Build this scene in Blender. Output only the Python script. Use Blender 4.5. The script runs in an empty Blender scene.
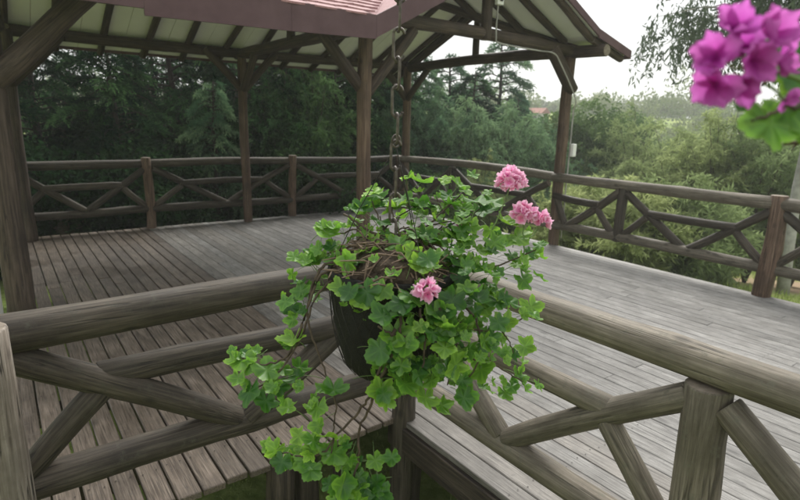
import bpy, math, random
import numpy as np
from mathutils import Vector, Matrix, Quaternion

random.seed(7)
SC = bpy.context.scene
COL = SC.collection

# ------------------------------------------------------------------ camera, sky, sun, exposure
EYE = Vector((0.0, 0.0, 1.65))
CR = ((0.80758076, -0.11476148, 0.57848347),      # world axes seen by the camera (right, down, forward)
      (-0.58911877, -0.20259938, 0.78223562),
      (0.02742988, -0.97251390, -0.23122350))
cam_data = bpy.data.cameras.new('camera')
cam = bpy.data.objects.new('camera', cam_data)
COL.objects.link(cam)
rot = Matrix(((CR[0][0], -CR[0][1], -CR[0][2]), (CR[1][0], -CR[1][1], -CR[1][2]), (CR[2][0], -CR[2][1], -CR[2][2])))
cam.matrix_world = Matrix.Translation(EYE) @ rot.to_4x4()
cam_data.sensor_width = 36.0
cam_data.lens = 544.4 / 800 * 36.0
cam_data.clip_start = 0.02
cam_data.clip_end = 2000
cam_data.dof.use_dof = True
cam_data.dof.focus_distance = 1.5
cam_data.dof.aperture_fstop = 5.6
SC.camera = cam

SUN_EL, SUN_AZ = math.radians(42), math.radians(44)     # azimuth measured from +X towards +Y
world = bpy.data.worlds.new('World')
SC.world = world
world.use_nodes = True
nt = world.node_tree
nt.nodes.clear()
w_out = nt.nodes.new('ShaderNodeOutputWorld')
w_bg = nt.nodes.new('ShaderNodeBackground')
w_sky = nt.nodes.new('ShaderNodeTexSky')
w_sky.sky_type = 'NISHITA'
w_sky.sun_disc = False
w_sky.sun_elevation = SUN_EL
w_sky.sun_rotation = math.radians(90) - SUN_AZ
w_sky.dust_density = 3.0
w_mix = nt.nodes.new('ShaderNodeMix')
w_mix.data_type = 'RGBA'
w_mix.inputs[0].default_value = 0.93
w_noise = nt.nodes.new('ShaderNodeTexNoise')
w_noise.inputs['Scale'].default_value = 2.2
w_noise.inputs['Detail'].default_value = 4
w_ramp = nt.nodes.new('ShaderNodeValToRGB')
w_ramp.color_ramp.elements[0].position = 0.3
w_ramp.color_ramp.elements[0].color = (4.9, 5.03, 5.07, 1)
w_ramp.color_ramp.elements[1].position = 0.75
w_ramp.color_ramp.elements[1].color = (6.1, 6.2, 6.22, 1)
nt.links.new(w_noise.outputs['Fac'], w_ramp.inputs[0])
nt.links.new(w_sky.outputs[0], w_mix.inputs[6])
nt.links.new(w_ramp.outputs[0], w_mix.inputs[7])          # even cloud cover over the clear sky
nt.links.new(w_mix.outputs[2], w_bg.inputs[0])
w_bg.inputs[1].default_value = 0.10
nt.links.new(w_bg.outputs[0], w_out.inputs[0])

sun_d = bpy.data.lights.new('sun', 'SUN')
sun_d.energy = 3.0
sun_d.angle = math.radians(42)
sun_d.color = (1.0, 0.97, 0.92)
sun = bpy.data.objects.new('sun', sun_d)
COL.objects.link(sun)
sd = Vector((math.cos(SUN_EL) * math.cos(SUN_AZ), math.cos(SUN_EL) * math.sin(SUN_AZ), math.sin(SUN_EL)))
sun.rotation_euler = sd.to_track_quat('Z', 'Y').to_euler()
sun.location = sd * 40

SC.view_settings.view_transform = 'Standard'
SC.view_settings.look = 'None'
SC.view_settings.gamma = 1.0
SC.view_settings.exposure = 1.02
SC.view_settings.use_curve_mapping = False
SC.cycles.max_bounces = 7
SC.cycles.diffuse_bounces = 5
SC.cycles.glossy_bounces = 2
SC.cycles.transmission_bounces = 3
SC.cycles.transparent_max_bounces = 4
SC.cycles.volume_bounces = 1

# ------------------------------------------------------------------ helpers
S = 0.868                                            # plan units of the survey -> metres
def P(x, y, z=0.0):
    return Vector((x * S, y * S, z * S))

def tag(o, label=None, cat=None, group=None, kind=None):
    if label: o['label'] = label
    if cat: o['category'] = cat
    if group: o['group'] = group
    if kind: o['kind'] = kind
    return o

def empty(name, loc=(0, 0, 0), parent=None):
    o = bpy.data.objects.new(name, None)
    COL.objects.link(o)
    o.location = loc
    o.empty_display_size = 0.1
    if parent: o.parent = parent
    return o

def link(name, me, parent=None, mw=None):
    o = bpy.data.objects.new(name, me)
    COL.objects.link(o)
    if parent:
        o.parent = parent
        o.matrix_parent_inverse = Matrix.Identity(4)
    if mw is not None:
        base = Matrix.Identity(4)
        q = parent
        while q is not None:                        # parents are only translated
            base = q.matrix_basis @ base
            q = q.parent
        o.matrix_basis = base.inverted() @ mw
    return o

def mesh(name, verts, faces, mats, smooth=False, midx=None):
    me = bpy.data.meshes.new(name)
    me.from_pydata([tuple(v) for v in verts], [], faces)
    for m in (mats if isinstance(mats, (list, tuple)) else [mats]):
        me.materials.append(m)
    if midx is not None:
        me.polygons.foreach_set('material_index', midx)
    if smooth:
        me.polygons.foreach_set('use_smooth', [True] * len(me.polygons))
    me.update()
    return me

def np_mesh(name, verts, quads=None, tris=None, mat=None, tint=None, smooth=False):
    """big meshes from arrays; tint = one value per vertex"""
    me = bpy.data.meshes.new(name)
    n = len(verts)
    me.vertices.add(n)
    me.vertices.foreach_set('co', np.asarray(verts, np.float32).ravel())
    parts, starts, cur = [], [], 0
    for arr, k in ((quads, 4), (tris, 3)):
        if arr is not None and len(arr):
            parts.append(np.asarray(arr, np.int32).ravel())
            starts.append(np.arange(len(arr)) * k + cur)
            cur += len(arr) * k
    loops = np.concatenate(parts)
    st = np.concatenate(starts).astype(np.int32)
    me.loops.add(len(loops))
    me.loops.foreach_set('vertex_index', loops)
    me.polygons.add(len(st))
    me.polygons.foreach_set('loop_start', st)
    if smooth:
        me.polygons.foreach_set('use_smooth', np.ones(len(st), bool))
    me.update(calc_edges=True)
    if tint is not None:
        a = me.attributes.new('tint', 'FLOAT', 'POINT')
        a.data.foreach_set('value', np.asarray(tint, np.float32))
    if mat: me.materials.append(mat)
    return me

def box_vf(x0, x1, y0, y1, z0, z1):
    v = [(x, y, z) for z in (z0, z1) for y in (y0, y1) for x in (x0, x1)]
    f = [(0, 2, 3, 1), (4, 5, 7, 6), (0, 1, 5, 4), (1, 3, 7, 5), (3, 2, 6, 7), (2, 0, 4, 6)]
    return v, f

def bevel_box(name, sx, sy, sz, b, mat):
    """box about the origin with chamfered edges"""
    import bmesh
    bm = bmesh.new()
    v, f = box_vf(-sx / 2, sx / 2, -sy / 2, sy / 2, -sz / 2, sz / 2)
    bv = [bm.verts.new(p) for p in v]
    for q in f: bm.faces.new([bv[i] for i in q])
    bmesh.ops.bevel(bm, geom=bm.edges[:], offset=b, segments=1, affect='EDGES')
    me = bpy.data.meshes.new(name)
    bm.to_mesh(me); bm.free()
    me.materials.append(mat)
    return me

def axis_matrix(a, b):
    d = (b - a)
    q = Vector((0, 0, 1)).rotation_difference(d.normalized())
    return Matrix.Translation(a) @ q.to_matrix().to_4x4(), d.length

def log_mesh(L, r0, r1, mat, seed, sides=14, rough=0.06, bend=0.012, end_mat=None):
    """a peeled pole along +Z: tapered, slightly bent and lumpy, with bevelled sawn ends"""
    rg = random.Random(seed)
    n = max(4, int(L / 0.16))
    ph = [rg.uniform(0, 6.28) for _ in range(6)]
    knots = [(rg.uniform(0.08, 0.92), rg.uniform(0, 6.28), rg.uniform(0.06, 0.16)) for _ in range(int(L * 2.2))]
    rings = [(-0.0, 0.93)] + [(0.006 / max(L, 0.1) + (1 - 0.012 / max(L, 0.1)) * i / n, 1.0) for i in range(n + 1)] + [(1.0, 0.93)]
    V, F = [], []
    bx, by = rg.uniform(-1, 1) * bend * L, rg.uniform(-1, 1) * bend * L
    for t, k in rings:
        cx = bx * math.sin(math.pi * t) + 0.1 * r0 * math.sin(5 * t + ph[4])
        cy = by * math.sin(math.pi * t) + 0.1 * r0 * math.sin(4 * t + ph[5])
        for s in range(sides):
            a = 2 * math.pi * s / sides
            r = (r0 + (r1 - r0) * t) * k
            r *= 1 + rough * (0.45 * math.sin(2 * a + ph[0] + 2 * t) + 0.35 * math.sin(3 * a + ph[1] - 5 * t * L) + 0.5 * math.sin(7 * t * L + ph[2]) * 0.5)
            for kt, ka, kh in knots:
                dt = (t - kt) * L / 0.05
                da = math.atan2(math.sin(a - ka), math.cos(a - ka)) / 0.55
                e = dt * dt + da * da
                if e < 6: r *= 1 + kh * math.exp(-e)
            V.append((cx + r * math.cos(a), cy + r * math.sin(a), t * L))
    m = len(rings)
    for i in range(m - 1):
        for s in range(sides):
            F.append((i * sides + s, i * sides + (s + 1) % sides, (i + 1) * sides + (s + 1) % sides, (i + 1) * sides + s))
    nb = len(F)
    F.append(tuple(reversed(range(sides))))
    F.append(tuple(range((m - 1) * sides, m * sides)))
    me = mesh('log', V, F, [mat, end_mat or mat], midx=[0] * nb + [1, 1])
    me.polygons.foreach_set('use_smooth', [True] * nb + [False, False])
    return me

_seed = [100]
def log(name, a, b, r, mat, parent, r1=None, **kw):
    _seed[0] += 1
    mw, L = axis_matrix(Vector(a), Vector(b))
    me = log_mesh(L, r, r if r1 is None else r1, mat, _seed[0], end_mat=M['log_end'], **kw)
    return link(name, me, parent, mw)

def tube_vf(pts, rad, sides=6):
    """tube along a polyline; rad is a number or a list"""
    pts = [Vector(p) for p in pts]
    n = len(pts)
    V, F = [], []
    ref = Vector((0.3, 0.2, 1)).normalized()
    for i, p in enumerate(pts):
        t = (pts[min(i + 1, n - 1)] - pts[max(i - 1, 0)]).normalized()
        if abs(t.dot(ref)) > 0.97: u = t.cross(Vector((1, 0, 0))).normalized()
        else: u = t.cross(ref).normalized()
        w = t.cross(u)
        r = rad[i] if isinstance(rad, (list, tuple)) else rad
        for s in range(sides):
            a = 2 * math.pi * s / sides
            V.append(p + (u * math.cos(a) + w * math.sin(a)) * r)
    for i in range(n - 1):
        for s in range(sides):
            F.append((i * sides + s, i * sides + (s + 1) % sides, (i + 1) * sides + (s + 1) % sides, (i + 1) * sides + s))
    F.append(tuple(reversed(range(sides))))
    F.append(tuple(range((n - 1) * sides, n * sides)))
    return V, F

def spline(pts, n=8):
    """Catmull-Rom through the points"""
    pts = [Vector(p) for p in pts]
    q = [pts[0] * 2 - pts[1]] + pts + [pts[-1] * 2 - pts[-2]]
    out = []
    for i in range(1, len(q) - 2):
        for k in range(n):
            t = k / n
            a, b, c, d = q[i - 1], q[i], q[i + 1], q[i + 2]
            out.append(0.5 * ((2 * b) + (c - a) * t + (2 * a - 5 * b + 4 * c - d) * t * t + (3 * b - a - 3 * c + d) * t ** 3))
    out.append(pts[-1])
    return out

# ------------------------------------------------------------------ materials
M = {}
def new_mat(name):
    m = bpy.data.materials.new(name)
    m.use_nodes = True
    t = m.node_tree
    t.nodes.clear()
    out = t.nodes.new('ShaderNodeOutputMaterial')
    M[name] = m
    return m, t, out

def N(t, typ, **kw):
    n = t.nodes.new(typ)
    for k, v in kw.items():
        if k in ('data_type', 'operation', 'blend_type', 'noise_dimensions', 'attribute_name', 'feature', 'wave_type', 'bands_direction', 'vector_type'):
            setattr(n, k, v)
        else:
            n.inputs[k].default_value = v
    return n

def ramp(t, src, stops):
    r = t.nodes.new('ShaderNodeValToRGB')
    e = r.color_ramp.elements
    while len(e) < len(stops): e.new(0.5)
    for k, (p, c) in enumerate(stops):
        e[k].position = p
        e[k].color = (*c, 1)
    t.links.new(src, r.inputs[0])
    return r

def mixc(t, fac, a, b, blend='MIX'):
    n = t.nodes.new('ShaderNodeMix')
    n.data_type = 'RGBA'; n.blend_type = blend
    for sock, v in ((0, fac), (6, a), (7, b)):
        if hasattr(v, 'links'): t.links.new(v, n.inputs[sock])
        elif isinstance(v, (int, float)): n.inputs[sock].default_value = v
        else: n.inputs[sock].default_value = (*v, 1)
    return n.outputs[2]

def wood_mat(name, dark, mid, light, along='Z', world=False, freq=60, stretch=2.0, rough=(0.55, 0.85), var=0.35, blotch=None, bump=0.35, checks=0.0, knots=0.0, wet=False):
    m, t, out = new_mat(name)
    oi = N(t, 'ShaderNodeObjectInfo')
    if world:
        co = t.nodes.new('ShaderNodeNewGeometry').outputs['Position']
    else:
        co = t.nodes.new('ShaderNodeTexCoord').outputs['Object']
    off = N(t, 'ShaderNodeVectorMath', operation='MULTIPLY_ADD')
    t.links.new(oi.outputs['Random'], off.inputs[0])
    off.inputs[1].default_value = (37, 53, 71)
    t.links.new(co, off.inputs[2])
    mp = N(t, 'ShaderNodeMapping')
    sc = {'X': (stretch, freq, freq), 'Y': (freq, stretch, freq), 'Z': (freq, freq, stretch)}[along]
    mp.inputs['Scale'].default_value = sc
    t.links.new(off.outputs[0], mp.inputs['Vector'])
    gr = N(t, 'ShaderNodeTexNoise', Scale=1.0, Detail=6, Roughness=0.65)
    t.links.new(mp.outputs[0], gr.inputs['Vector'])
    bl = N(t, 'ShaderNodeTexNoise', Scale=3.5, Detail=5, Roughness=0.6)
    t.links.new(off.outputs[0], bl.inputs['Vector'])
    sp = N(t, 'ShaderNodeTexNoise', Scale=22.0, Detail=4, Roughness=0.7)
    t.links.new(off.outputs[0], sp.inputs['Vector'])
    c1 = ramp(t, gr.outputs['Fac'], [(0.32, dark), (0.5, mid), (0.68, light)]).outputs[0]
    b1 = ramp(t, bl.outputs['Fac'], [(0.36, (0.55, 0.53, 0.50)), (0.60, (1.08, 1.06, 1.03))]).outputs[0]
    c2 = mixc(t, 0.85, c1, b1, 'MULTIPLY')
    if blotch:
        bf = ramp(t, sp.outputs['Fac'], [(0.55, (0, 0, 0)), (0.72, (1, 1, 1))]).outputs[0]
        c2 = mixc(t, bf, c2, blotch)
    hgt = gr.outputs['Fac']
    if checks:
        m2 = N(t, 'ShaderNodeMapping')
        m2.inputs['Scale'].default_value = {'X': (0.9, 26, 26), 'Y': (26, 0.9, 26), 'Z': (26, 26, 0.9)}[along]
        t.links.new(off.outputs[0], m2.inputs['Vector'])
        ck = N(t, 'ShaderNodeTexNoise', Scale=1.0, Detail=3, Roughness=0.5)
        t.links.new(m2.outputs[0], ck.inputs['Vector'])
        cf = ramp(t, ck.outputs['Fac'], [(0.470, (0, 0, 0)), (0.497, (1, 1, 1)), (0.503, (1, 1, 1)), (0.530, (0, 0, 0))]).outputs[0]
        br_ = ramp(t, bl.outputs['Fac'], [(0.46, (0, 0, 0)), (0.56, (1, 1, 1))]).outputs[0]
        cf = mixc(t, 1.0, cf, br_, 'MULTIPLY')
        cfm = N(t, 'ShaderNodeMath', operation='MULTIPLY'); cfm.inputs[1].default_value = checks
        t.links.new(cf, cfm.inputs[0])
        c2 = mixc(t, cfm.outputs[0], c2, tuple(0.25 * q for q in dark))
        sb = N(t, 'ShaderNodeMath', operation='SUBTRACT')
        t.links.new(hgt, sb.inputs[0]); t.links.new(cfm.outputs[0], sb.inputs[1])
        hgt = sb.outputs[0]
    if knots:
        m3 = N(t, 'ShaderNodeMapping')
        m3.inputs['Scale'].default_value = {'X': (3.0, 8, 8), 'Y': (8, 3.0, 8), 'Z': (8, 8, 4.5)}[along]
        t.links.new(off.outputs[0], m3.inputs['Vector'])
        vo = t.nodes.new('ShaderNodeTexVoronoi'); vo.inputs['Scale'].default_value = 1.0
        t.links.new(m3.outputs[0], vo.inputs['Vector'])
        kf = ramp(t, vo.outputs['Distance'], [(0.06, (1, 1, 1)), (0.17, (0, 0, 0))]).outputs[0]
        km = N(t, 'ShaderNodeMath', operation='MULTIPLY'); km.inputs[1].default_value = knots
        t.links.new(kf, km.inputs[0])
        c2 = mixc(t, km.outputs[0], c2, tuple(0.6 * q for q in dark))
    hs = N(t, 'ShaderNodeHueSaturation')
    mr = N(t, 'ShaderNodeMapRange')
    mr.inputs['To Min'].default_value = 1 - var
    mr.inputs['To Max'].default_value = 1 + var
    t.links.new(oi.outputs['Random'], mr.inputs['Value'])
    t.links.new(mr.outputs[0], hs.inputs['Value'])
    t.links.new(c2, hs.inputs['Color'])
    bs = N(t, 'ShaderNodeBsdfPrincipled')
    t.links.new(hs.outputs[0], bs.inputs['Base Color'])
    rr = N(t, 'ShaderNodeMapRange')
    rr.inputs['To Min'].default_value, rr.inputs['To Max'].default_value = rough
    t.links.new(bl.outputs['Fac'], rr.inputs['Value'])
    t.links.new(rr.outputs[0], bs.inputs['Roughness'])
    if wet:
        wn = N(t, 'ShaderNodeTexNoise', Scale=0.9, Detail=4, Roughness=0.55)
        t.links.new(co, wn.inputs['Vector'])
        wf = ramp(t, wn.outputs['Fac'], [(0.50, (1, 1, 1)), (0.60, (0.62, 0.62, 0.62))]).outputs[0]
        wm = N(t, 'ShaderNodeMath', operation='MULTIPLY')
        t.links.new(rr.outputs[0], wm.inputs[0]); t.links.new(wf, wm.inputs[1])
        t.links.new(wm.outputs[0], bs.inputs['Roughness'])
        wc = ramp(t, wn.outputs['Fac'], [(0.50, (1, 1, 1)), (0.62, (0.9, 0.9, 0.91))]).outputs[0]
        t.links.new(mixc(t, 1.0, hs.outputs[0], wc, 'MULTIPLY'), bs.inputs['Base Color'])
    bs.inputs['Specular IOR Level'].default_value = 0.35
    bp = N(t, 'ShaderNodeBump', Strength=bump, Distance=0.004)
    t.links.new(hgt, bp.inputs['Height'])
    t.links.new(bp.outputs[0], bs.inputs['Normal'])
    t.links.new(bs.outputs[0], out.inputs[0])
    return m

def plain_mat(name, c0, c1, scale=12.0, rough=0.7, spec=0.3, bump=0.15, metal=0.0, dist=0.004, coord='Object'):
    m, t, out = new_mat(name)
    co = t.nodes.new('ShaderNodeTexCoord').outputs[coord]
    no = N(t, 'ShaderNodeTexNoise', Scale=scale, Detail=6, Roughness=0.62)
    t.links.new(co, no.inputs['Vector'])
    c = ramp(t, no.outputs['Fac'], [(0.33, c0), (0.68, c1)]).outputs[0]
    bs = N(t, 'ShaderNodeBsdfPrincipled', Roughness=rough, Metallic=metal)
    bs.inputs['Specular IOR Level'].default_value = spec
    t.links.new(c, bs.inputs['Base Color'])
    bp = N(t, 'ShaderNodeBump', Strength=bump, Distance=dist)
    t.links.new(no.outputs['Fac'], bp.inputs['Height'])
    t.links.new(bp.outputs[0], bs.inputs['Normal'])
    t.links.new(bs.outputs[0], out.inputs[0])
    return m

def leaf_mat(name, c0, c1, trans=0.35, gloss=0.0, attr='tint', objvar=0.25, hue=0.02):
    m, t, out = new_mat(name)
    at = t.nodes.new('ShaderNodeAttribute'); at.attribute_name = attr
    oi = N(t, 'ShaderNodeObjectInfo')
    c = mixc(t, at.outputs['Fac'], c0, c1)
    hs = N(t, 'ShaderNodeHueSaturation')
    mr = N(t, 'ShaderNodeMapRange')
    mr.inputs['To Min'].default_value = 1 - objvar; mr.inputs['To Max'].default_value = 1 + objvar
    t.links.new(oi.outputs['Random'], mr.inputs['Value'])
    t.links.new(mr.outputs[0], hs.inputs['Value'])
    mh = N(t, 'ShaderNodeMapRange')
    mh.inputs['To Min'].default_value = 0.5 + hue; mh.inputs['To Max'].default_value = 0.5 - hue
    t.links.new(oi.outputs['Random'], mh.inputs['Value'])
    t.links.new(mh.outputs[0], hs.inputs['Hue'])
    t.links.new(c, hs.inputs['Color'])
    d = N(t, 'ShaderNodeBsdfDiffuse'); tr = N(t, 'ShaderNodeBsdfTranslucent')
    t.links.new(hs.outputs[0], d.inputs[0]); t.links.new(hs.outputs[0], tr.inputs[0])
    mx = N(t, 'ShaderNodeMixShader'); mx.inputs[0].default_value = trans
    t.links.new(d.outputs[0], mx.inputs[1]); t.links.new(tr.outputs[0], mx.inputs[2])
    last = mx.outputs[0]
    if gloss:
        g = N(t, 'ShaderNodeBsdfGlossy', Roughness=0.42)
        g.inputs[0].default_value = (1, 1, 1, 1)
        m2 = N(t, 'ShaderNodeMixShader'); m2.inputs[0].default_value = gloss
        t.links.new(last, m2.inputs[1]); t.links.new(g.outputs[0], m2.inputs[2])
        last = m2.outputs[0]
    t.links.new(last, out.inputs[0])
    return m

wood_mat('deck_wood', (0.115, 0.112, 0.107), (0.235, 0.231, 0.222), (0.325, 0.321, 0.312), along='Y', world=True, freq=130, stretch=5.0, var=0.17, rough=(0.55, 0.85), blotch=(0.155, 0.15, 0.142), checks=0.5, knots=0.6)
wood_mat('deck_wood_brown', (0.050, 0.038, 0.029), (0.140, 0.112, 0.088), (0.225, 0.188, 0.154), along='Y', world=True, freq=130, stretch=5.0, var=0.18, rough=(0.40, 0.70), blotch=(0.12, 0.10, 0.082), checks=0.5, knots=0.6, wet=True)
wood_mat('deck_wood_mid', (0.085, 0.077, 0.069), (0.215, 0.202, 0.184), (0.31, 0.297, 0.276), along='Y', world=True, freq=130, stretch=5.0, var=0.2, rough=(0.42, 0.75), blotch=(0.16, 0.15, 0.135), checks=0.5, knots=0.6)
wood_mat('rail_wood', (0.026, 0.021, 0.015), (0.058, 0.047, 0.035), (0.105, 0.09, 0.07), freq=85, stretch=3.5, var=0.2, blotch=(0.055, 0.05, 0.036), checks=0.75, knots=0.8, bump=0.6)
wood_mat('rail_wood_grey', (0.080, 0.068, 0.050), (0.150, 0.131, 0.102), (0.235, 0.21, 0.17), freq=85, stretch=3.5, var=0.16, blotch=(0.115, 0.108, 0.08), checks=0.7, knots=0.8, bump=0.6)
wood_mat('post_wood', (0.050, 0.030, 0.020), (0.125, 0.080, 0.055), (0.20, 0.145, 0.105), freq=60, stretch=2.4, var=0.2, checks=0.8, knots=0.6, bump=0.5)
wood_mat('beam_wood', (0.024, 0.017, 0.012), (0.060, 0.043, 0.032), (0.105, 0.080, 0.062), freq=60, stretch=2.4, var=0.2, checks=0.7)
wood_mat('joist_wood', (0.022, 0.017, 0.013), (0.058, 0.045, 0.034), (0.105, 0.085, 0.066), freq=50, stretch=2.4, var=0.2, checks=0.6)
wood_mat('joist_wood_y', (0.022, 0.017, 0.013), (0.058, 0.045, 0.034), (0.105, 0.085, 0.066), along='Y', world=True, freq=50, stretch=2.4, var=0.2, checks=0.6)
plain_mat('log_end', (0.13, 0.105, 0.08), (0.27, 0.23, 0.18), scale=30, rough=0.85)
wood_mat('pale_post', (0.09, 0.072, 0.056), (0.20, 0.172, 0.145), (0.32, 0.285, 0.25), freq=70, stretch=2.2, var=0.1, blotch=(0.15, 0.125, 0.10), checks=1.0, knots=0.9, bump=0.7)
plain_mat('fascia_paint', (0.082, 0.043, 0.050), (0.115, 0.065, 0.072), scale=5, rough=0.6)
plain_mat('shingle', (0.25, 0.115, 0.12), (0.40, 0.235, 0.235), scale=40, rough=0.8, bump=0.4)
plain_mat('cream_board', (0.82, 0.82, 0.79), (0.88, 0.88, 0.85), scale=3, rough=0.7, bump=0.05)
plain_mat('white_plastic', (0.72, 0.72, 0.70), (0.80, 0.80, 0.78), scale=6, rough=0.4, bump=0.0)
plain_mat('black_plastic', (0.02, 0.02, 0.02), (0.03, 0.03, 0.03), scale=6, rough=0.4, bump=0.0)
plain_mat('plaster', (0.50, 0.49, 0.46), (0.62, 0.61, 0.58), scale=4, rough=0.85)
plain_mat('steel', (0.07, 0.06, 0.055), (0.17, 0.145, 0.125), scale=90, rough=0.55, metal=0.5, bump=0.2)
plain_mat('wire', (0.018, 0.017, 0.015), (0.045, 0.04, 0.035), scale=60, rough=0.5, metal=0.4)
plain_mat('net', (0.006, 0.006, 0.0055), (0.020, 0.019, 0.017), scale=220, rough=0.75, bump=0.8)
plain_mat('soil', (0.030, 0.021, 0.014), (0.10, 0.075, 0.052), scale=70, rough=0.95, bump=1.0, dist=0.01)
plain_mat('straw', (0.085, 0.058, 0.040), (0.24, 0.175, 0.125), scale=50, rough=0.9)
plain_mat('stem', (0.045, 0.032, 0.022), (0.10, 0.075, 0.05), scale=60, rough=0.8)
plain_mat('petiole', (0.10, 0.17, 0.05), (0.16, 0.25, 0.08), scale=30, rough=0.6)
plain_mat('bark', (0.045, 0.035, 0.027), (0.12, 0.10, 0.08), scale=14, rough=0.95, bump=0.6, dist=0.02)
plain_mat('dark_bark', (0.018, 0.015, 0.012), (0.05, 0.042, 0.034), scale=14, rough=0.95, bump=0.6, dist=0.02)
plain_mat('pale_bark', (0.27, 0.26, 0.24), (0.45, 0.44, 0.41), scale=7, rough=0.9)
plain_mat('tile_roof', (0.24, 0.10, 0.075), (0.33, 0.155, 0.115), scale=3, rough=0.85)
plain_mat('glass_dark', (0.02, 0.025, 0.03), (0.04, 0.045, 0.05), scale=2, rough=0.15, bump=0)
plain_mat('scrub_ground', (0.10, 0.12, 0.05), (0.17, 0.19, 0.085), scale=0.3, rough=1.0)

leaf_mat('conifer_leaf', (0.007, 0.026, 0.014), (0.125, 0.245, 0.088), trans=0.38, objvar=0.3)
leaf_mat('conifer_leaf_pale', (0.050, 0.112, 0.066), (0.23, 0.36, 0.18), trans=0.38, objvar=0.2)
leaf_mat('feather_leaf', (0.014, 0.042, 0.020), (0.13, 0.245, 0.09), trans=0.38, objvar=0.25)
leaf_mat('dark_leaf', (0.010, 0.028, 0.014), (0.05, 0.105, 0.04), trans=0.3)
leaf_mat('broad_leaf', (0.05, 0.095, 0.038), (0.15, 0.23, 0.085), trans=0.35)
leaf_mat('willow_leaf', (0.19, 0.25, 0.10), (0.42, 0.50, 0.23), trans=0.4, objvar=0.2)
leaf_mat('gum_leaf', (0.055, 0.085, 0.050), (0.14, 0.18, 0.115), trans=0.3)
leaf_mat('scrub_leaf', (0.075, 0.12, 0.05), (0.22, 0.27, 0.11), trans=0.35, objvar=0.0)
leaf_mat('grass_blade', (0.18, 0.25, 0.06), (0.36, 0.44, 0.15), trans=0.35, objvar=0.0)
leaf_mat('geranium_leaf', (0.040, 0.150, 0.016), (0.185, 0.385, 0.042), trans=0.45, gloss=0.03, objvar=0.55, hue=0.025)
leaf_mat('pink_petal', (0.80, 0.18, 0.45), (0.90, 0.60, 0.76), trans=0.35, objvar=0.06, hue=0.005)
leaf_mat('magenta_petal', (0.40, 0.03, 0.30), (0.62, 0.17, 0.56), trans=0.5, objvar=0.12, hue=0.01)

# the ground: grass, drier patches and one bare sandy patch beside the deck
def ground_mat():
    m, t, out = new_mat('ground_grass')
    co = t.nodes.new('ShaderNodeTexCoord').outputs['Object']
    n1 = N(t, 'ShaderNodeTexNoise', Scale=0.35, Detail=6, Roughness=0.6)
    n2 = N(t, 'ShaderNodeTexNoise', Scale=9.0, Detail=8, Roughness=0.75)
    t.links.new(co, n1.inputs['Vector']); t.links.new(co, n2.inputs['Vector'])
    a = ramp(t, n2.outputs['Fac'], [(0.3, (0.14, 0.19, 0.05)), (0.55, (0.28, 0.34, 0.11)), (0.75, (0.38, 0.42, 0.18))]).outputs[0]
    b = ramp(t, n1.outputs['Fac'], [(0.4, (0.75, 0.85, 0.7)), (0.65, (1.1, 1.05, 0.95))]).outputs[0]
    c = mixc(t, 0.9, a, b, 'MULTIPLY')
    # sandy patch
    d = N(t, 'ShaderNodeVectorMath', operation='DISTANCE')
    d.inputs[1].default_value = (19.5, 3.6, -2.0)
    wob = N(t, 'ShaderNodeVectorMath', operation='MULTIPLY_ADD')
    t.links.new(n1.outputs['Color'], wob.inputs[0]); wob.inputs[1].default_value = (4, 4, 0)
    t.links.new(co, wob.inputs[2])
    t.links.new(wob.outputs[0], d.inputs[0])
    f = ramp(t, d.outputs['Value'], [(0.0, (1, 1, 1)), (1.0, (0, 0, 0))])
    mr = N(t, 'ShaderNodeMapRange')
    mr.inputs['From Min'].default_value = 4.0; mr.inputs['From Max'].default_value = 6.5
    mr.inputs['To Min'].default_value = 1.0; mr.inputs['To Max'].default_value = 0.0
    t.links.new(d.outputs['Value'], mr.inputs['Value'])
    sand = ramp(t, n2.outputs['Fac'], [(0.3, (0.22, 0.15, 0.095)), (0.7, (0.36, 0.27, 0.18))]).outputs[0]
    c = mixc(t, mr.outputs[0], c, sand)
    bs = N(t, 'ShaderNodeBsdfPrincipled', Roughness=0.95)
    bs.inputs['Specular IOR Level'].default_value = 0.1
    t.links.new(c, bs.inputs['Base Color'])
    bp = N(t, 'ShaderNodeBump', Strength=0.8, Distance=0.05)
    t.links.new(n2.outputs['Fac'], bp.inputs['Height'])
    t.links.new(bp.outputs[0], bs.inputs['Normal'])
    t.links.new(bs.outputs[0], out.inputs[0])
ground_mat()

# ------------------------------------------------------------------ ground and hills
def ground_z(x, y):
    """flat lawn by the deck, a shallow valley beyond it, then a hillside"""
    x = np.asarray(x, float); y = np.asarray(y, float)
    d = np.hypot(x, y)
    def sm(a, b, v):
        k = np.clip((v - a) / (b - a), 0, 1); return k * k * (3 - 2 * k)
    z = -0.80 - 2.80 * sm(7.5, 26, d)
    hill = 7.4 * sm(32, 95, d) * (0.9 + 0.1 * np.sin(x * 0.05 + 1) * np.cos(y * 0.04))
    z = z + hill
    return z + 0.12 * np.sin(x * 0.37) * np.sin(y * 0.31) * sm(4, 12, d)

g = np.concatenate([-np.geomspace(150, 1.2, 60), np.linspace(-1, 1, 5), np.geomspace(1.2, 150, 60)])
gx, gy = np.meshgrid(g, g, indexing='xy')
gz = ground_z(gx, gy)
n = len(g)
idx = np.arange(n * n).reshape(n, n)
q = np.stack([idx[:-1, :-1].ravel(), idx[:-1, 1:].ravel(), idx[1:, 1:].ravel(), idx[1:, :-1].ravel()], 1)
ground = link('ground', np_mesh('ground', np.stack([gx.ravel(), gy.ravel(), gz.ravel()], 1), quads=q, mat=M['ground_grass'], smooth=True))
tag(ground, 'grassy ground under the deck, falling away to a hillside', 'ground', kind='structure')

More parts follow.
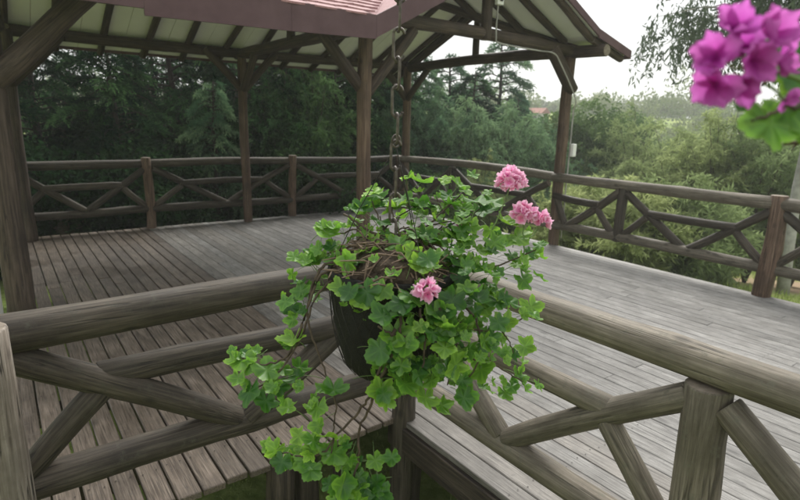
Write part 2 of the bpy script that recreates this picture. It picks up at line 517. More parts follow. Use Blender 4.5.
# ------------------------------------------------------------------ the deck
GZ = -1.4
deck = empty('deck', (0, 0, 0))
tag(deck, 'weathered grey timber deck of long narrow boards on log posts', 'deck', kind='structure')
X0, XC, X1 = -0.10 * S, 1.93 * S, 7.19 * S
YN, YB, YS = 2.575 * S, 9.93 * S, -2.6 * S
rg = random.Random(3)
PITCH, TH = 0.111, 0.034
def board_mesh(w, L, mat):
    return bevel_box('deck_board', w, L, TH, 0.004, mat)
_bm = {}
def board(xc, y0, y1, w, mat):
    L = round(y1 - y0, 2)
    key = (L, round(w, 3), mat)
    if key not in _bm: _bm[key] = board_mesh(w, L, M[mat])
    o = link('deck_board', _bm[key], deck)
    o.location = (xc, (y0 + y1) / 2, -TH / 2 + rg.uniform(-0.0018, 0.0018))
    o.rotation_euler = (rg.uniform(-0.0006, 0.0006), rg.uniform(-0.008, 0.008), rg.uniform(-0.0012, 0.0012))
x = X0 + PITCH / 2
row = 0
while x < X1:
    left = x < XC - 0.03
    y0 = YN + rg.uniform(-0.012, 0.012) if left else YS
    lens = []
    y = y0
    first = rg.uniform(2.2, 4.6) if left else rg.uniform(0.7, 3.2)
    cuts = [y0]
    c = y0 + first
    while c < YB - 0.7:
        cuts.append(round(c, 2)); c += rg.choice((2.4, 2.8, 3.2, 3.2, 3.6))
    cuts.append(YB + rg.uniform(-0.02, 0.02))
    for a, b in zip(cuts[:-1], cuts[1:]):
        pb = rg.random() * 1.4 + 1.2
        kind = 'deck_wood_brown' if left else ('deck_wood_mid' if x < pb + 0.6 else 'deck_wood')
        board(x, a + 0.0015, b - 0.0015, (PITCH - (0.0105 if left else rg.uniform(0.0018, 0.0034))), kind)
    x += PITCH
    row += 1
# the frame below: rim boards, log joists and round support posts
def dbox(name, x0, x1, y0, y1, z0, z1, mat):
    me = bevel_box(name, x1 - x0, y1 - y0, z1 - z0, 0.006, M[mat])
    o = link(name, me, deck)
    o.location = ((x0 + x1) / 2, (y0 + y1) / 2, (z0 + z1) / 2)
    return o
dbox('rim_joist', X0, XC - 0.02, YN + 0.42, YN + 0.47, -0.16, -TH - 0.004, 'joist_wood')
dbox('rim_joist', XC - 0.004, XC + 0.046, YS, YN + 0.10, -0.20, -TH - 0.004, 'joist_wood_y')
dbox('rim_joist', X0, X1, YB - 0.10, YB - 0.05, -0.20, -TH - 0.004, 'joist_wood')
dbox('rim_joist', X1 - 0.07, X1 - 0.02, YS, YB - 0.12, -0.20, -TH - 0.004, 'joist_wood')
for y in (0.45, 1.42):
    log('joist', (XC - 0.10, y, -0.135), (X1 - 0.08, y, -0.135), 0.072, M['joist_wood'], deck, sides=12)
for y in (3.6, 5.2, 6.8, 8.2):
    log('joist', (X0 + 0.02, y, -0.12), (X1 - 0.08, y, -0.12), 0.07, M['joist_wood'], deck, sides=10)
for x in (X0 + 0.6, X0 + 1.2):
    log('joist', (x, YN + 0.10, -0.12), (x, YB - 0.12, -0.12), 0.06, M['joist_wood'], deck, sides=10)
def gpost(x, y, r, z1=-0.045):
    log('support_post', (x, y, float(ground_z(x, y)) - 0.1), (x, y, z1), r, M['joist_wood'], deck)
for x, y in ((XC + 0.11, YN + 0.02), (XC + 0.02, 0.2), (1.00, YN + 0.10), (1.17, YN + 0.16), (X0 + 0.1, YN + 0.15), (X0 + 0.1, 5.2), (X0 + 0.1, 8.3),
             (2.9, 3.6), (4.6, 3.6), (6.1, 3.6), (2.9, 8.3), (4.6, 8.3), (6.1, 8.3), (6.1, 5.9), (6.1, 1.3), (4.0, 0.4), (6.1, -1.2), (3.0, 5.9)):
    gpost(x, y, 0.075)
gpost(1.55, YN + 0.5, 0.03)
nv_, nf_ = [], []
for yn_ in (0.45, 1.42, 2.5, 3.6, 4.4, 5.2, 6.0, 6.8, 7.5, 8.2):
    xx = X0 + PITCH / 2
    while xx < X1:
        if xx > XC - 0.03 or yn_ > YN:
            for dx in (-0.028, 0.028):
                cx, cy = xx + dx + random.uniform(-0.004, 0.004), yn_ + random.uniform(-0.012, 0.012)
                o_ = len(nv_)
                nv_ += [(cx + 0.0042 * math.cos(k), cy + 0.0042 * math.sin(k), 0.0036) for k in np.linspace(0, 5.2, 6)]
                nf_.append(tuple(range(o_, o_ + 6)))
        xx += PITCH
no_ = link('nail_heads', mesh('nail_heads', nv_, nf_, M['wire']), deck)
no_['kind'] = 'stuff'

# ------------------------------------------------------------------ log railings
def bay(root, A, B, mat, r=0.055, zt=1.085, zb=0.33, rb=0.048, z_off=0.0):
    """one bay: middle rail, a V of two diagonals meeting on the bottom rail, two short braces"""
    A = Vector(A); B = Vector(B)
    def at(t, z): return P(A.x + (B.x - A.x) * t, A.y + (B.y - A.y) * t, z + z_off)
    j = lambda: random.uniform(-0.02, 0.02)
    log('diagonal_brace', at(0.03, zt - 0.10 + j()), at(0.49, zb + 0.03), rb, M[mat], root)
    log('diagonal_brace', at(0.51, zb + 0.03), at(0.97, zt - 0.10 + j()), rb, M[mat], root)
    log('middle_rail', at(0.195, 0.745 + j() / 2), at(0.805, 0.745 + j() / 2), rb * 0.98, M[mat], root)
    log('short_brace', at(0.205, 0.70), at(0.035, zb + 0.05), rb * 0.9, M[mat], root)
    log('short_brace', at(0.795, 0.70), at(0.965, zb + 0.05), rb * 0.9, M[mat], root)

# along the back edge
yb = 9.88
rb_ = empty('log_railing', P(3.7, yb))
tag(rb_, 'brown log railing along the far back edge of the deck, dark trees behind', 'railing', 'log railings round the deck')
for x in (0.12, 2.0, 4.64): log('post', P(x, yb, -0.25), P(x, yb, 1.19), 0.066, M['post_wood'], rb_)
log('post', P(7.17, yb, -0.25), P(7.17, yb, 1.15), 0.07, M['post_wood'], rb_)
log('top_rail', P(-0.05, yb + 0.05, 1.09), P(2.05, yb + 0.05, 1.09), 0.062, M['rail_wood'], rb_)
log('top_rail', P(2.0, yb + 0.05, 1.09), P(4.68, yb + 0.05, 1.08), 0.060, M['rail_wood'], rb_)
log('top_rail', P(4.62, yb + 0.05, 1.08), P(7.24, yb + 0.03, 1.09), 0.060, M['rail_wood'], rb_)
for a, b in ((0.12, 2.0), (2.0, 4.64), (4.64, 7.17)):
    bay(rb_, (a, yb), (b, yb), 'rail_wood')
    log('bottom_rail', P(a + 0.02, yb, 0.33), P(b - 0.02, yb, 0.33), 0.056, M['rail_wood'], rb_)
# along the right edge
xr = 7.15
rr_ = empty('log_railing', P(xr, 5))
tag(rr_, 'brown log railing along the right edge of the deck, running towards the pale shrubs', 'railing', 'log railings round the deck')
ypost = [(9.70, 0), (8.02, 0), (4.36, 0), (2.42, 1), (0.45, 0), (-1.5, 0)]
for y, big in ypost[1:]:
    if big: log('post', P(xr, y, -0.02), P(xr, y, 1.19), 0.085, M['post_wood'], rr_, r1=0.078, rough=0.1)
    else: log('post', P(xr, y, 0.28), P(xr, y, 1.05), 0.062, M['rail_wood'], rr_)
log('top_rail', P(xr, 9.80, 1.09), P(xr, 5.45, 1.09), 0.058, M['rail_wood_grey'], rr_, r1=0.062)
log('top_rail', P(xr, 5.60, 1.09), P(xr, 2.46, 1.10), 0.062, M['rail_wood_grey'], rr_, r1=0.066)
log('top_rail', P(xr, 2.38, 1.10), P(xr, -1.6, 1.10), 0.066, M['rail_wood_grey'], rr_)
yy = [9.80, 8.02, 5.72, 4.36, 2.42, 0.45, -1.5]
for k, (a, b) in enumerate(((9.80, 8.02), (8.02, 5.6), (5.6, 4.36), (4.36, 2.42), (2.42, 0.45), (0.45, -1.5))):
    if k == 2:
        log('diagonal_brace', P(xr, 4.40, 1.0), P(xr, 5.25, 0.36), 0.05, M['rail_wood'], rr_)
        log('middle_rail', P(xr, 5.55, 0.80), P(xr, 4.72, 0.76), 0.048, M['rail_wood'], rr_)
        log('short_brace', P(xr, 4.75, 0.70), P(xr, 4.45, 0.36), 0.044, M['rail_wood'], rr_)
        log('short_brace', P(xr, 5.5, 0.75), P(xr, 5.28, 0.36), 0.044, M['rail_wood'], rr_)
    else:
        bay(rr_, (xr, a), (xr, b), 'rail_wood')
for a, b in ((9.8, 5.6), (5.6, 2.46), (2.36, -1.6)):
    log('bottom_rail', P(xr, a, 0.33), P(xr, b, 0.33), 0.058, M['rail_wood_grey'], rr_)
# the near railing that turns the inner corner: two runs
yn = 2.60
rl_ = empty('log_railing', P(1, yn))
tag(rl_, 'dark log railing in front at left, between pale post and hanging pot', 'railing', 'log railings round the deck')
log('post', P(1.96, yn, -1.7), P(1.96, yn, 1.0), 0.068, M['rail_wood'], rl_)
log('top_rail', P(-0.35, yn, 1.025), P(2.02, yn, 1.035), 0.076, M['rail_wood'], rl_, r1=0.066, rough=0.05)
log('bottom_rail', P(-0.2, yn, 0.30), P(1.94, yn, 0.30), 0.066, M['rail_wood'], rl_)
bay(rl_, (-0.16, yn), (1.96, yn), 'rail_wood', rb=0.056, zt=1.03, zb=0.30)
xn = 1.95
rn_ = empty('log_railing', P(xn, 0.5))
tag(rn_, 'thick grey log railing in front at right, below the hanging pot', 'railing', 'log railings round the deck')
log('post', P(xn, 0.76, 0.20), P(xn, 0.76, 1.02), 0.070, M['rail_wood_grey'], rn_)
log('post', P(xn, -1.1, 0.0), P(xn, -1.1, 1.02), 0.070, M['rail_wood_grey'], rn_)
log('top_rail', P(xn, 2.62, 1.085), P(xn, -1.5, 1.10), 0.058, M['rail_wood_grey'], rn_, r1=0.062, bend=0.004)
log('bottom_rail', P(xn, 2.58, 0.30), P(xn, -1.5, 0.31), 0.058, M['rail_wood_grey'], rn_, bend=0.004)
bay(rn_, (xn, 2.60), (xn, 0.76), 'rail_wood_grey', rb=0.048, zt=1.06, zb=0.30)
bay(rn_, (xn, 0.76), (xn, -1.1), 'rail_wood_grey', rb=0.050, zt=1.06, zb=0.30)
# the pale post at the left edge
pp = empty('railing_post', P(-0.11, 2.44, 0))
tag(pp, 'pale sawn-top log post in the near left foreground', 'post')
log('shaft', P(-0.135, 2.36, -1.7), P(-0.135, 2.36, 1.135), 0.098, M['pale_post'], pp, r1=0.090, sides=20, rough=0.05)

# ------------------------------------------------------------------ the pavilion
pav = empty('pavilion', P(3.6, 7.65))
tag(pav, 'open log pavilion with pink shingle gable roof and cream boarded ceiling', 'pavilion')
YNP, YFP, XA, XB, XE, YR = 5.5, 9.72, 0.02, 3.51, 7.24, 7.65
K = 0.42
ZE = 2.93                                            # top of the eave
def zn(y): return ZE + K * (y - 5.0)                 # near slope
def zf(y): return ZE + K * (10.3 - y)                # far slope
ZR = zn(YR)
KF = (ZR - ZE) / (5.4 - 3.27)
def zl(x): return ZE + KF * (x - 3.27)               # front gable, left slope
KR = 0.494
def zr(x): return ZR - KR * (x - 5.4) if x < 7.06 else ZR - KR * 1.66 - 0.26 * (x - 7.06)

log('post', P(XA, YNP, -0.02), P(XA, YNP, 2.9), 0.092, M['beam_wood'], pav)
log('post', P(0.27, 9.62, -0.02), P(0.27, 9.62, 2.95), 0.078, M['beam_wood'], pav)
log('post', P(3.63, 9.68, -0.02), P(3.63, 9.68, 3.0), 0.066, M['post_wood'], pav)
log('post', P(XB, YNP, -0.02), P(XB, YNP, 3.0), 0.074, M['post_wood'], pav)
log('post', P(7.20, 9.66, -0.02), P(7.20, 9.66, 3.0), 0.078, M['post_wood'], pav)
log('post', P(7.24, 5.56, -2.0), P(7.24, 5.56, 3.0), 0.072, M['post_wood'], pav)
# plates and ties
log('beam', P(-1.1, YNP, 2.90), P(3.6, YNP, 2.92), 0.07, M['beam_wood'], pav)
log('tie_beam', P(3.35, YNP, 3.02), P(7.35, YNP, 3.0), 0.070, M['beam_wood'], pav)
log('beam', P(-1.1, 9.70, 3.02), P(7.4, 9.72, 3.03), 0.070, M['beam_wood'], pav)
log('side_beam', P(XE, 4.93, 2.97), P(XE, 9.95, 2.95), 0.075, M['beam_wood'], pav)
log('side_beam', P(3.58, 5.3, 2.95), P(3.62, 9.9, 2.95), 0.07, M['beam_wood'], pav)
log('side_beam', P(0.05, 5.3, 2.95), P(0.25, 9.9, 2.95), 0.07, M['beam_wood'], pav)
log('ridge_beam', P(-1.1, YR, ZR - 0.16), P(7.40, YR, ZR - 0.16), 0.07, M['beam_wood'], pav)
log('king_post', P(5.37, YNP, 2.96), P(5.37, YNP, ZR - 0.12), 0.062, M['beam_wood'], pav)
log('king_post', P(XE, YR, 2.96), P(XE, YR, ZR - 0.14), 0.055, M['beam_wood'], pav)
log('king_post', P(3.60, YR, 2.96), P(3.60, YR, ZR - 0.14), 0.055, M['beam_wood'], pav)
# diagonal braces
def br(a, b, r, m='beam_wood'): log('brace', P(*a), P(*b), r, M[m], pav)
br((XB - 0.02, YNP, 2.20), (XB - 0.62, YNP, 2.87), 0.058)
br((XB + 0.02, YNP, 2.20), (XB + 0.66, YNP, 2.96), 0.058)
br((7.28, YNP, 2.42), (6.72, YNP, 2.98), 0.085)
br((XA + 0.02, YNP, 2.12), (XA + 0.80, YNP, 2.90), 0.082)
br((0.28, 9.62, 2.25), (0.95, 9.66, 2.98), 0.065)
br((3.61, 9.68, 2.35), (3.0, 9.68, 2.98), 0.058)
br((3.65, 9.68, 2.35), (4.25, 9.68, 2.98), 0.058)
br((7.18, 9.66, 2.35), (6.58, 9.68, 2.98), 0.058)
br((7.20, 9.62, 2.35), (7.22, 8.98, 2.93), 0.058)
br((3.63, 9.64, 2.35), (3.62, 9.05, 2.93), 0.055)
br((0.27, 9.58, 2.25), (0.25, 8.95, 2.93), 0.06)

def slab(name, poly, zfun, t0, t1, mat, both=None):
    """polygon (x, y) lifted by zfun; t0/t1 are top and bottom offsets below the roof plane (metres)"""
    n = len(poly)
    top = [P(x, y, zfun(x, y)) - Vector((0, 0, t0)) for x, y in poly]
    bot = [P(x, y, zfun(x, y)) - Vector((0, 0, t1)) for x, y in poly]
    F = [tuple(range(n)), tuple(range(2 * n - 1, n - 1, -1))]
    for i in range(n): F.append((i, n + i, n + (i + 1) % n, (i + 1) % n))
    return link(name, mesh(name, top + bot, F, M[mat]), pav, Matrix.Identity(4))
fn = lambda x, y: zn(y)
ff = lambda x, y: zf(y)
fl = lambda x, y: zl(x)
fr = lambda x, y: zr(x)
XL, XR2 = -1.2, 7.48
near_l = [(XL, 5.0), (3.27, 5.0), (5.4, YR), (XL, YR)]
near_r = [(5.4, YR), (7.06, 5.0 + (zr(7.06) - ZE) / K), (XR2, 5.0 + (zr(XR2) - ZE) / K), (XR2, YR)]
far_s = [(XL, YR), (XR2, YR), (XR2, 10.3), (XL, 10.3)]
gab_l = [(3.27, 5.0), (5.4, 5.0), (5.4, YR)]
gab_r = [(5.4, 5.0), (7.06, 5.0), (7.06, 5.0 + (zr(7.06) - ZE) / K), (5.4, YR)]
gab_f = [(7.06, 5.0), (7.88, 5.0), (7.88, 5.0 + (zr(7.88) - ZE) / K), (7.06, 5.0 + (zr(7.06) - ZE) / K)]
for nm, poly, fun in (('n', near_l, fn), ('n', near_r, fn), ('f', far_s, ff), ('l', gab_l, fl), ('r', gab_r, fr), ('r', gab_f, fr)):
    slab('roof_deck', poly, fun, 0.012, 0.035, 'shingle')
for poly, fun in ((near_l, fn), (near_r, fn), (gab_l, fl), (gab_r, fr), (gab_f, fr)):
    slab('ceiling_board', poly, fun, 0.037, 0.050, 'cream_board')
# far slope: a rafter every 0.62 and one cream board between each pair
xs = [-0.95 + 0.62 * i for i in range(14)]
def rafter(a, b, r=0.046):
    log('rafter', a, b, r, M['beam_wood'], pav, sides=10)
for x in xs:
    rafter(P(x, YR + 0.03, zf(YR) - 0.115), P(x, 10.27, zf(10.27) - 0.115))
ed = [XL] + [(a + b) / 2 for a, b in zip(xs[:-1], xs[1:])] + [XR2]
for a, b in zip(ed[:-1], ed[1:]):
    slab('ceiling_board', [(a + 0.003, YR), (b - 0.003, YR), (b - 0.003, 10.28), (a + 0.003, 10.28)], ff, 0.037, 0.050 + random.uniform(0, 0.003), 'cream_board')
for x in xs:
    ytop = YR if x < 5.4 else YR
    y0 = 5.04
    if x > 3.27: y0 = 5.0 + (min(zl(x), zr(x)) - ZE) / K
    if ytop - y0 > 0.3: rafter(P(x, y0, zn(y0) - 0.115), P(x, ytop - 0.05, zn(ytop - 0.05) - 0.115))
for y in (5.08, 5.55, 6.10, 6.65):
    xv = 3.27 + (zn(y) - ZE) / KF
    rafter(P(5.36, y, zl(5.36) - 0.115), P(max(xv, 3.3), y, zl(max(xv, 3.3)) - 0.115))
    xv = 5.4 + (ZR - zn(y)) / KR
    xe = min(xv, 7.06)
    rafter(P(5.44, y, zr(5.44) - 0.115), P(xe, y, zr(xe) - 0.115))
    if xe == 7.06 and y < 5.3: rafter(P(7.06, y, zr(7.06) - 0.115), P(7.84, y, zr(7.84) - 0.115))
log('valley_rafter', P(5.42, YR - 0.02, ZR - 0.14), P(7.06, near_r[1][1], zr(7.06) - 0.14), 0.05, M['beam_wood'], pav)
log('valley_rafter', P(5.38, YR - 0.02, ZR - 0.14), P(3.32, 5.06, ZE - 0.12), 0.05, M['beam_wood'], pav)
log('gable_rafter', P(XE, YR, ZR - 0.17), P(XE, 10.2, zf(10.2) - 0.17), 0.055, M['beam_wood'], pav)
log('gable_rafter', P(XE, YR, ZR - 0.17), P(XE, 5.65, zn(5.65) - 0.17), 0.055, M['beam_wood'], pav)
# fascias
def fascia(a, b, h, name='fascia', mat='fascia_paint', th=0.022, h1=None):
    """board hanging below the line a-b"""
    a = Vector(a); b = Vector(b)
    d = (b - a).normalized()
    nrm = Vector((d.y, -d.x, 0)).normalized() * th
    dz = Vector((0, 0, -h)); dy = Vector((0, 0, -(h if h1 is None else h1)))
    v = [a, b, b + dy, a + dz, a + nrm, b + nrm, b + dy + nrm, a + dz + nrm]
    f = [(3, 2, 1, 0), (4, 5, 6, 7), (0, 1, 5, 4), (1, 2, 6, 5), (2, 3, 7, 6), (3, 0, 4, 7)]
    return link(name, mesh(name, v, f, M[mat]), pav, Matrix.Identity(4))
up = 0.012
cuts = [XL, -0.1, 0.60, 1.08, 2.35, 3.29]
hh = [(0.2, 0.2), (0.2, 0.2), (0.2, 0.2), (0.245, 0.225), (0.225, 0.2)]
for i, (a, b) in enumerate(zip(cuts[:-1], cuts[1:])):
    fascia(P(a, 4.985, ZE + up) + Vector((0.001, 0, 0)), P(b, 4.985, ZE + up) - Vector((0.001, 0, 0)), hh[i][0], h1=hh[i][1])
fascia(P(3.292, 4.985, ZE + up), P(5.4, 4.985, ZR + up), 0.19, 'barge_board')
fascia(P(5.402, 4.985, ZR + up), P(7.06, 4.985, zr(7.06) + up), 0.085, 'barge_board')
fascia(P(7.062, 4.985, zr(7.06) + up), P(7.90, 4.985, zr(7.90) + up), 0.10, 'barge_board')
fascia(P(7.90, 4.98, zr(7.90) + up), P(7.90, gab_f[2][1], zr(7.90) + up), 0.10)
fascia(P(XR2 + 0.01, near_r[2][1] + 0.02, zn(near_r[2][1]) + up), P(XR2 + 0.01, YR, ZR + up), 0.15, 'barge_board')
fascia(P(XR2 + 0.01, YR, ZR + up), P(XR2 + 0.01, 10.3, ZE + up), 0.10, 'barge_board')
fascia(P(XR2, 10.31, ZE + up), P(XL, 10.31, ZE + up), 0.09)
# shingles of the near slope: single pieces where they show, the rest as one mass
def shingle_verts(x, w, j, sag=0.0):
    ey = 0.145 / S
    y0, y1 = 4.965 + j * ey, 4.965 + j * ey + ey * 1.5
    lift0, lift1 = 0.026, 0.004
    a = [(x, y0), (x + w / 2, y0 - 0.02), (x + w, y0), (x + w, y1), (x, y1)]
    top = [P(px, py, zn(py)) + Vector((0, 0, lift0 if py < y0 + 0.05 else lift1)) for px, py in a]
    bot = [v - Vector((0, 0, 0.016)) for v in top]
    f = [(0, 1, 2, 3, 4), (9, 8, 7, 6, 5)] + [(i, 5 + i, 5 + (i + 1) % 5, (i + 1) % 5) for i in range(5)]
    return top + bot, f
restV, restF = [], []
for j in range(18):
    yj = 4.965 + j * 0.145 / S
    xr_ = 3.27 + (yj - 5.0) * (5.4 - 3.27) / (YR - 5.0)
    x = XL + (0.17 if j % 2 else 0)
    while x + 0.3 < xr_ + 0.12:
        w = min(0.335, xr_ - x + 0.02)
        v, f = shingle_verts(x + 0.004, w - 0.008, j)
        v = [p + Vector((0, 0, random.uniform(0, 0.004))) for p in v]
        if j < 13 and 0.9 < x < 5.0:
            link('shingle', mesh('shingle', v, f, M['shingle']), pav, Matrix.Identity(4))
        else:
            b = len(restV); restV += v; restF += [tuple(b + i for i in q_) for q_ in f]
        x += 0.34
o = link('shingle_mass', mesh('shingle_mass', restV, restF, M['shingle']), pav, Matrix.Identity(4))
o['kind'] = 'stuff'
# conduit with junction box on the near gable, and a white box on the king post
def tube_obj(name, pts, r, mat, parent, sides=8):
    v, f = tube_vf(pts, r, sides)
    return link(name, mesh(name, v, f, M[mat], smooth=True), parent, Matrix.Identity(4))
con = empty('conduit', P(7.3, 5.4, 0))
tag(con, 'grey electrical conduit running down the right pavilion post with a white box', 'conduit')
tube_obj('pipe', spline([P(5.46, 5.40, 3.42), P(5.46, 5.40, 3.02), P(5.56, 5.40, 2.93), P(6.3, 5.40, 2.91), P(6.62, 5.38, 2.90), P(6.78, 5.36, 2.76), P(7.22, 5.38, 2.30),
                        P(7.31, 5.46, 2.1), P(7.31, 5.46, 1.5), P(7.31, 5.46, 0.1)], 6), 0.009, 'pale_bark', con)
jb = link('junction_box', bevel_box('junction_box', 0.07, 0.05, 0.17, 0.006, M['white_plastic']), con)
jb.location = P(7.35, 5.42, 1.52) - con.location
wb = empty('wall_box', P(5.46, 5.38, 3.45))
tag(wb, 'small white square electrical box on the king post under the roof', 'box')
link('case', bevel_box('case', 0.10, 0.05, 0.11, 0.006, M['white_plastic']), wb)
s_ = link('knob', bevel_box('knob', 0.04, 0.02, 0.04, 0.006, M['black_plastic']), wb); s_.location = (0, -0.035, 0.0)

# pale plastered pier behind the near left pavilion post
pier = link('plaster_pier', bevel_box('plaster_pier', 0.46, 0.40, 2.0, 0.02, M['plaster']))
pier.location = (-0.335, 5.35, 0.15)
tag(pier, 'pale plastered pier at the left edge behind the pavilion post', 'pier')

# ------------------------------------------------------------------ the frame over the landing the view is taken from (behind and above the viewer)
porch = empty('porch_frame', (-0.2, -1.2, 0))
tag(porch, 'log frame over a small timber landing, carrying the hanging pots', 'porch')
def hbox(name, x0, x1, y0, y1, z0, z1, mat):
    o = link(name, bevel_box(name, x1 - x0, y1 - y0, z1 - z0, 0.01, M[mat]), porch)
    o.location = Vector(((x0 + x1) / 2, (y0 + y1) / 2, (z0 + z1) / 2)) - porch.location
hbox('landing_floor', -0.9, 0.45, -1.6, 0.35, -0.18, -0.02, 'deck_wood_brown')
for x in (-0.85, 1.05):
    log('post', (x, -0.9, -0.95), (x, -0.9, 2.80), 0.07, M['beam_wood'], porch)
log('beam', (-1.1, -0.9, 2.86), (1.3, -0.9, 2.86), 0.065, M['beam_wood'], porch)
log('rafter', (0.646, -1.2, 2.90), (0.646, 1.15, 2.90), 0.05, M['beam_wood'], porch)
log('rafter', (-0.5, -1.2, 2.90), (-0.5, 1.15, 2.90), 0.05, M['beam_wood'], porch)
log('cross_pole', (-0.7, 0.9, 2.95), (0.9, 0.9, 2.95), 0.04, M['beam_wood'], porch)

# ------------------------------------------------------------------ vegetation
def blades(rng, base, dirs, L, W, fold=0.25, up=None):
    """folded lance-shaped leaves: 4 verts, 2 triangles each"""
    n = len(base)
    d = dirs / np.maximum(np.linalg.norm(dirs, axis=1, keepdims=True), 1e-9)
    r = rng.normal(size=(n, 3)) if up is None else up + 0.35 * rng.normal(size=(n, 3))
    s = np.cross(d, r); s /= np.maximum(np.linalg.norm(s, axis=1, keepdims=True), 1e-9)
    nn = np.cross(s, d)
    L = np.broadcast_to(L, n)[:, None]; W = np.broadcast_to(W, n)[:, None]
    mid = base + d * L * 0.45 + nn * W * fold
    V = np.stack([base, mid + s * W * 0.5, base + d * L - nn * W * fold, mid - s * W * 0.5], 1).reshape(-1, 3)
    b = np.arange(n)[:, None] * 4
    T = np.concatenate([b + np.array([0, 1, 2]), b + np.array([0, 2, 3])], 1).reshape(-1, 3)
    return V, T

def trunk_mesh(segs, mat, sides=7):
    V, F = [], []
    for pts, rad in segs:
        v, f = tube_vf(pts, rad, sides)
        b = len(V); V += v; F += [tuple(b + i for i in q_) for q_ in f]
    return mesh('trunk', V, F, mat, smooth=True)

def conifer(seed, H=6.0, Rm=1.7, nb=85, mat='conifer_leaf', dens=1.0):
    """layered branches, each ending in drooping feathery plumes"""
    rng = np.random.default_rng(seed)
    segs = [([Vector((0.04 * math.sin(i), 0.04 * math.cos(2 * i), H * i / 8)) for i in range(9)], [0.13 * (1 - i / 8.6) + 0.01 for i in range(9)])]
    Bs, Ds, Ls, Ws, Ts = [], [], [], [], []
    for i in range(nb):
        u = (i + rng.random()) / nb
        z0 = H * (0.04 + 0.95 * u ** 1.1)
        L = (Rm * (1 - z0 / H) ** 0.7 + 0.16) * rng.uniform(0.6, 1.25)
        az = i * 2.399 + rng.normal() * 0.35
        droop = rng.uniform(0.5, 1.0)
        rise = rng.uniform(0.3, 0.65)
        bright = rng.random() ** 1.5
        def bp(s): return np.array([math.cos(az) * L * s, math.sin(az) * L * s, z0 + L * (rise * s - droop * s * s)])
        segs.append(([Vector(bp(s)) for s in (0, 0.35, 0.7, 1.0)], [0.022, 0.016, 0.010, 0.004]))
        nt_ = int(dens * (8 + L * 13))
        for s in 0.25 + 0.75 * np.sort(rng.random(nt_)) ** 0.7:
            p = bp(s)
            a2 = az + rng.choice((-1, 1)) * rng.uniform(0.15, 1.1)
            tl = (0.20 + 0.40 * L * (1.1 - s)) * rng.uniform(0.6, 1.2)
            k = max(6, int(tl / 0.021))
            q_ = (np.arange(k) + rng.random(k)) / k
            dz = -rng.uniform(0.3, 0.95)
            td = np.array([math.cos(a2), math.sin(a2), rng.uniform(0.1, 0.4)])
            pts = p + td * tl * q_[:, None] + np.array([0, 0, dz * tl]) * (q_[:, None] ** 2)
            dd = td + np.array([0, 0, 1.6 * dz]) * q_[:, None] + rng.normal(size=(k, 3)) * 0.5
            Bs.append(pts); Ds.append(dd)
            Ls.append(rng.uniform(0.08, 0.19, k) * (1.1 - 0.4 * q_)); Ws.append(rng.uniform(0.016, 0.036, k))
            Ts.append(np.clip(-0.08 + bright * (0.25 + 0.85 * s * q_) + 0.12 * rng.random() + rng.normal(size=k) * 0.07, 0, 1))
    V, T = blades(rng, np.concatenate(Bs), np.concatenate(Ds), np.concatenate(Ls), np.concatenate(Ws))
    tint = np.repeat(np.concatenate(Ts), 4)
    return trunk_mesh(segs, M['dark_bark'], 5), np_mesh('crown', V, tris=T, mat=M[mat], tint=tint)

def broadleaf(seed, H=5.0, R=2.0, nl=16, per=1500, mat='broad_leaf', ls=(0.07, 0.14), asp=0.6, zlo=0.1, bark='bark'):
    rng = np.random.default_rng(seed)
    Bs, Ds, Ls, Ts, segs = [], [], [], [], []
    segs.append(([Vector((0.05 * math.sin(2 * i), 0.05 * math.cos(i), H * 0.8 * i / 6)) for i in range(7)], [0.14 * (1 - i / 7) + 0.012 for i in range(7)]))
    for i in range(nl):
        u = (i + 0.5) / nl
        z = H * (zlo + (0.92 - zlo) * u)
        ax = R * (1.0 - abs(u - 0.42) ** 1.6 * 1.5) * rng.uniform(0.25, 0.75)
        az = i * 2.399 + rng.normal() * 0.4
        c = np.array([math.cos(az) * ax, math.sin(az) * ax, z])
        rr = R * rng.uniform(0.32, 0.52)
        z1 = max(0.1, z - rr * 1.3)
        segs.append(([Vector((0, 0, z1)), Vector(c * np.array([0.5, 0.5, 0]) + np.array([0, 0, (z + z1) / 2])), Vector(c)], [0.05, 0.03, 0.008]))
        # little sprays over the lobe
        ns = per // 12
        dr = rng.normal(size=(ns, 3)); dr /= np.linalg.norm(dr, axis=1, keepdims=True)
        rad = rr * (0.55 + 0.55 * rng.random(ns) ** 0.6) * (1 + 0.25 * np.sin(5 * dr[:, 0] + i) * np.cos(4 * dr[:, 2]))
        sp = c + dr * rad[:, None] * np.array([1, 1, 0.8])
        shade = rng.random(ns)
        b = np.repeat(sp, 12, 0) + rng.normal(size=(ns * 12, 3)) * 0.075
        Bs.append(b)
        Ds.append(np.repeat(dr, 12, 0) * 0.6 + rng.normal(size=(ns * 12, 3)) + np.array([0, 0, -0.25]))
        Ls.append(rng.uniform(*ls, ns * 12))
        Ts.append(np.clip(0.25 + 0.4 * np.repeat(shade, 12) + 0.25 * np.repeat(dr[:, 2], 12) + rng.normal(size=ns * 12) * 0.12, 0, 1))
    Lc = np.concatenate(Ls)
    V, T = blades(rng, np.concatenate(Bs), np.concatenate(Ds), Lc, Lc * asp)
    return trunk_mesh(segs, M[bark], 6), np_mesh('crown', V, tris=T, mat=M[mat], tint=np.repeat(np.concatenate(Ts), 4))

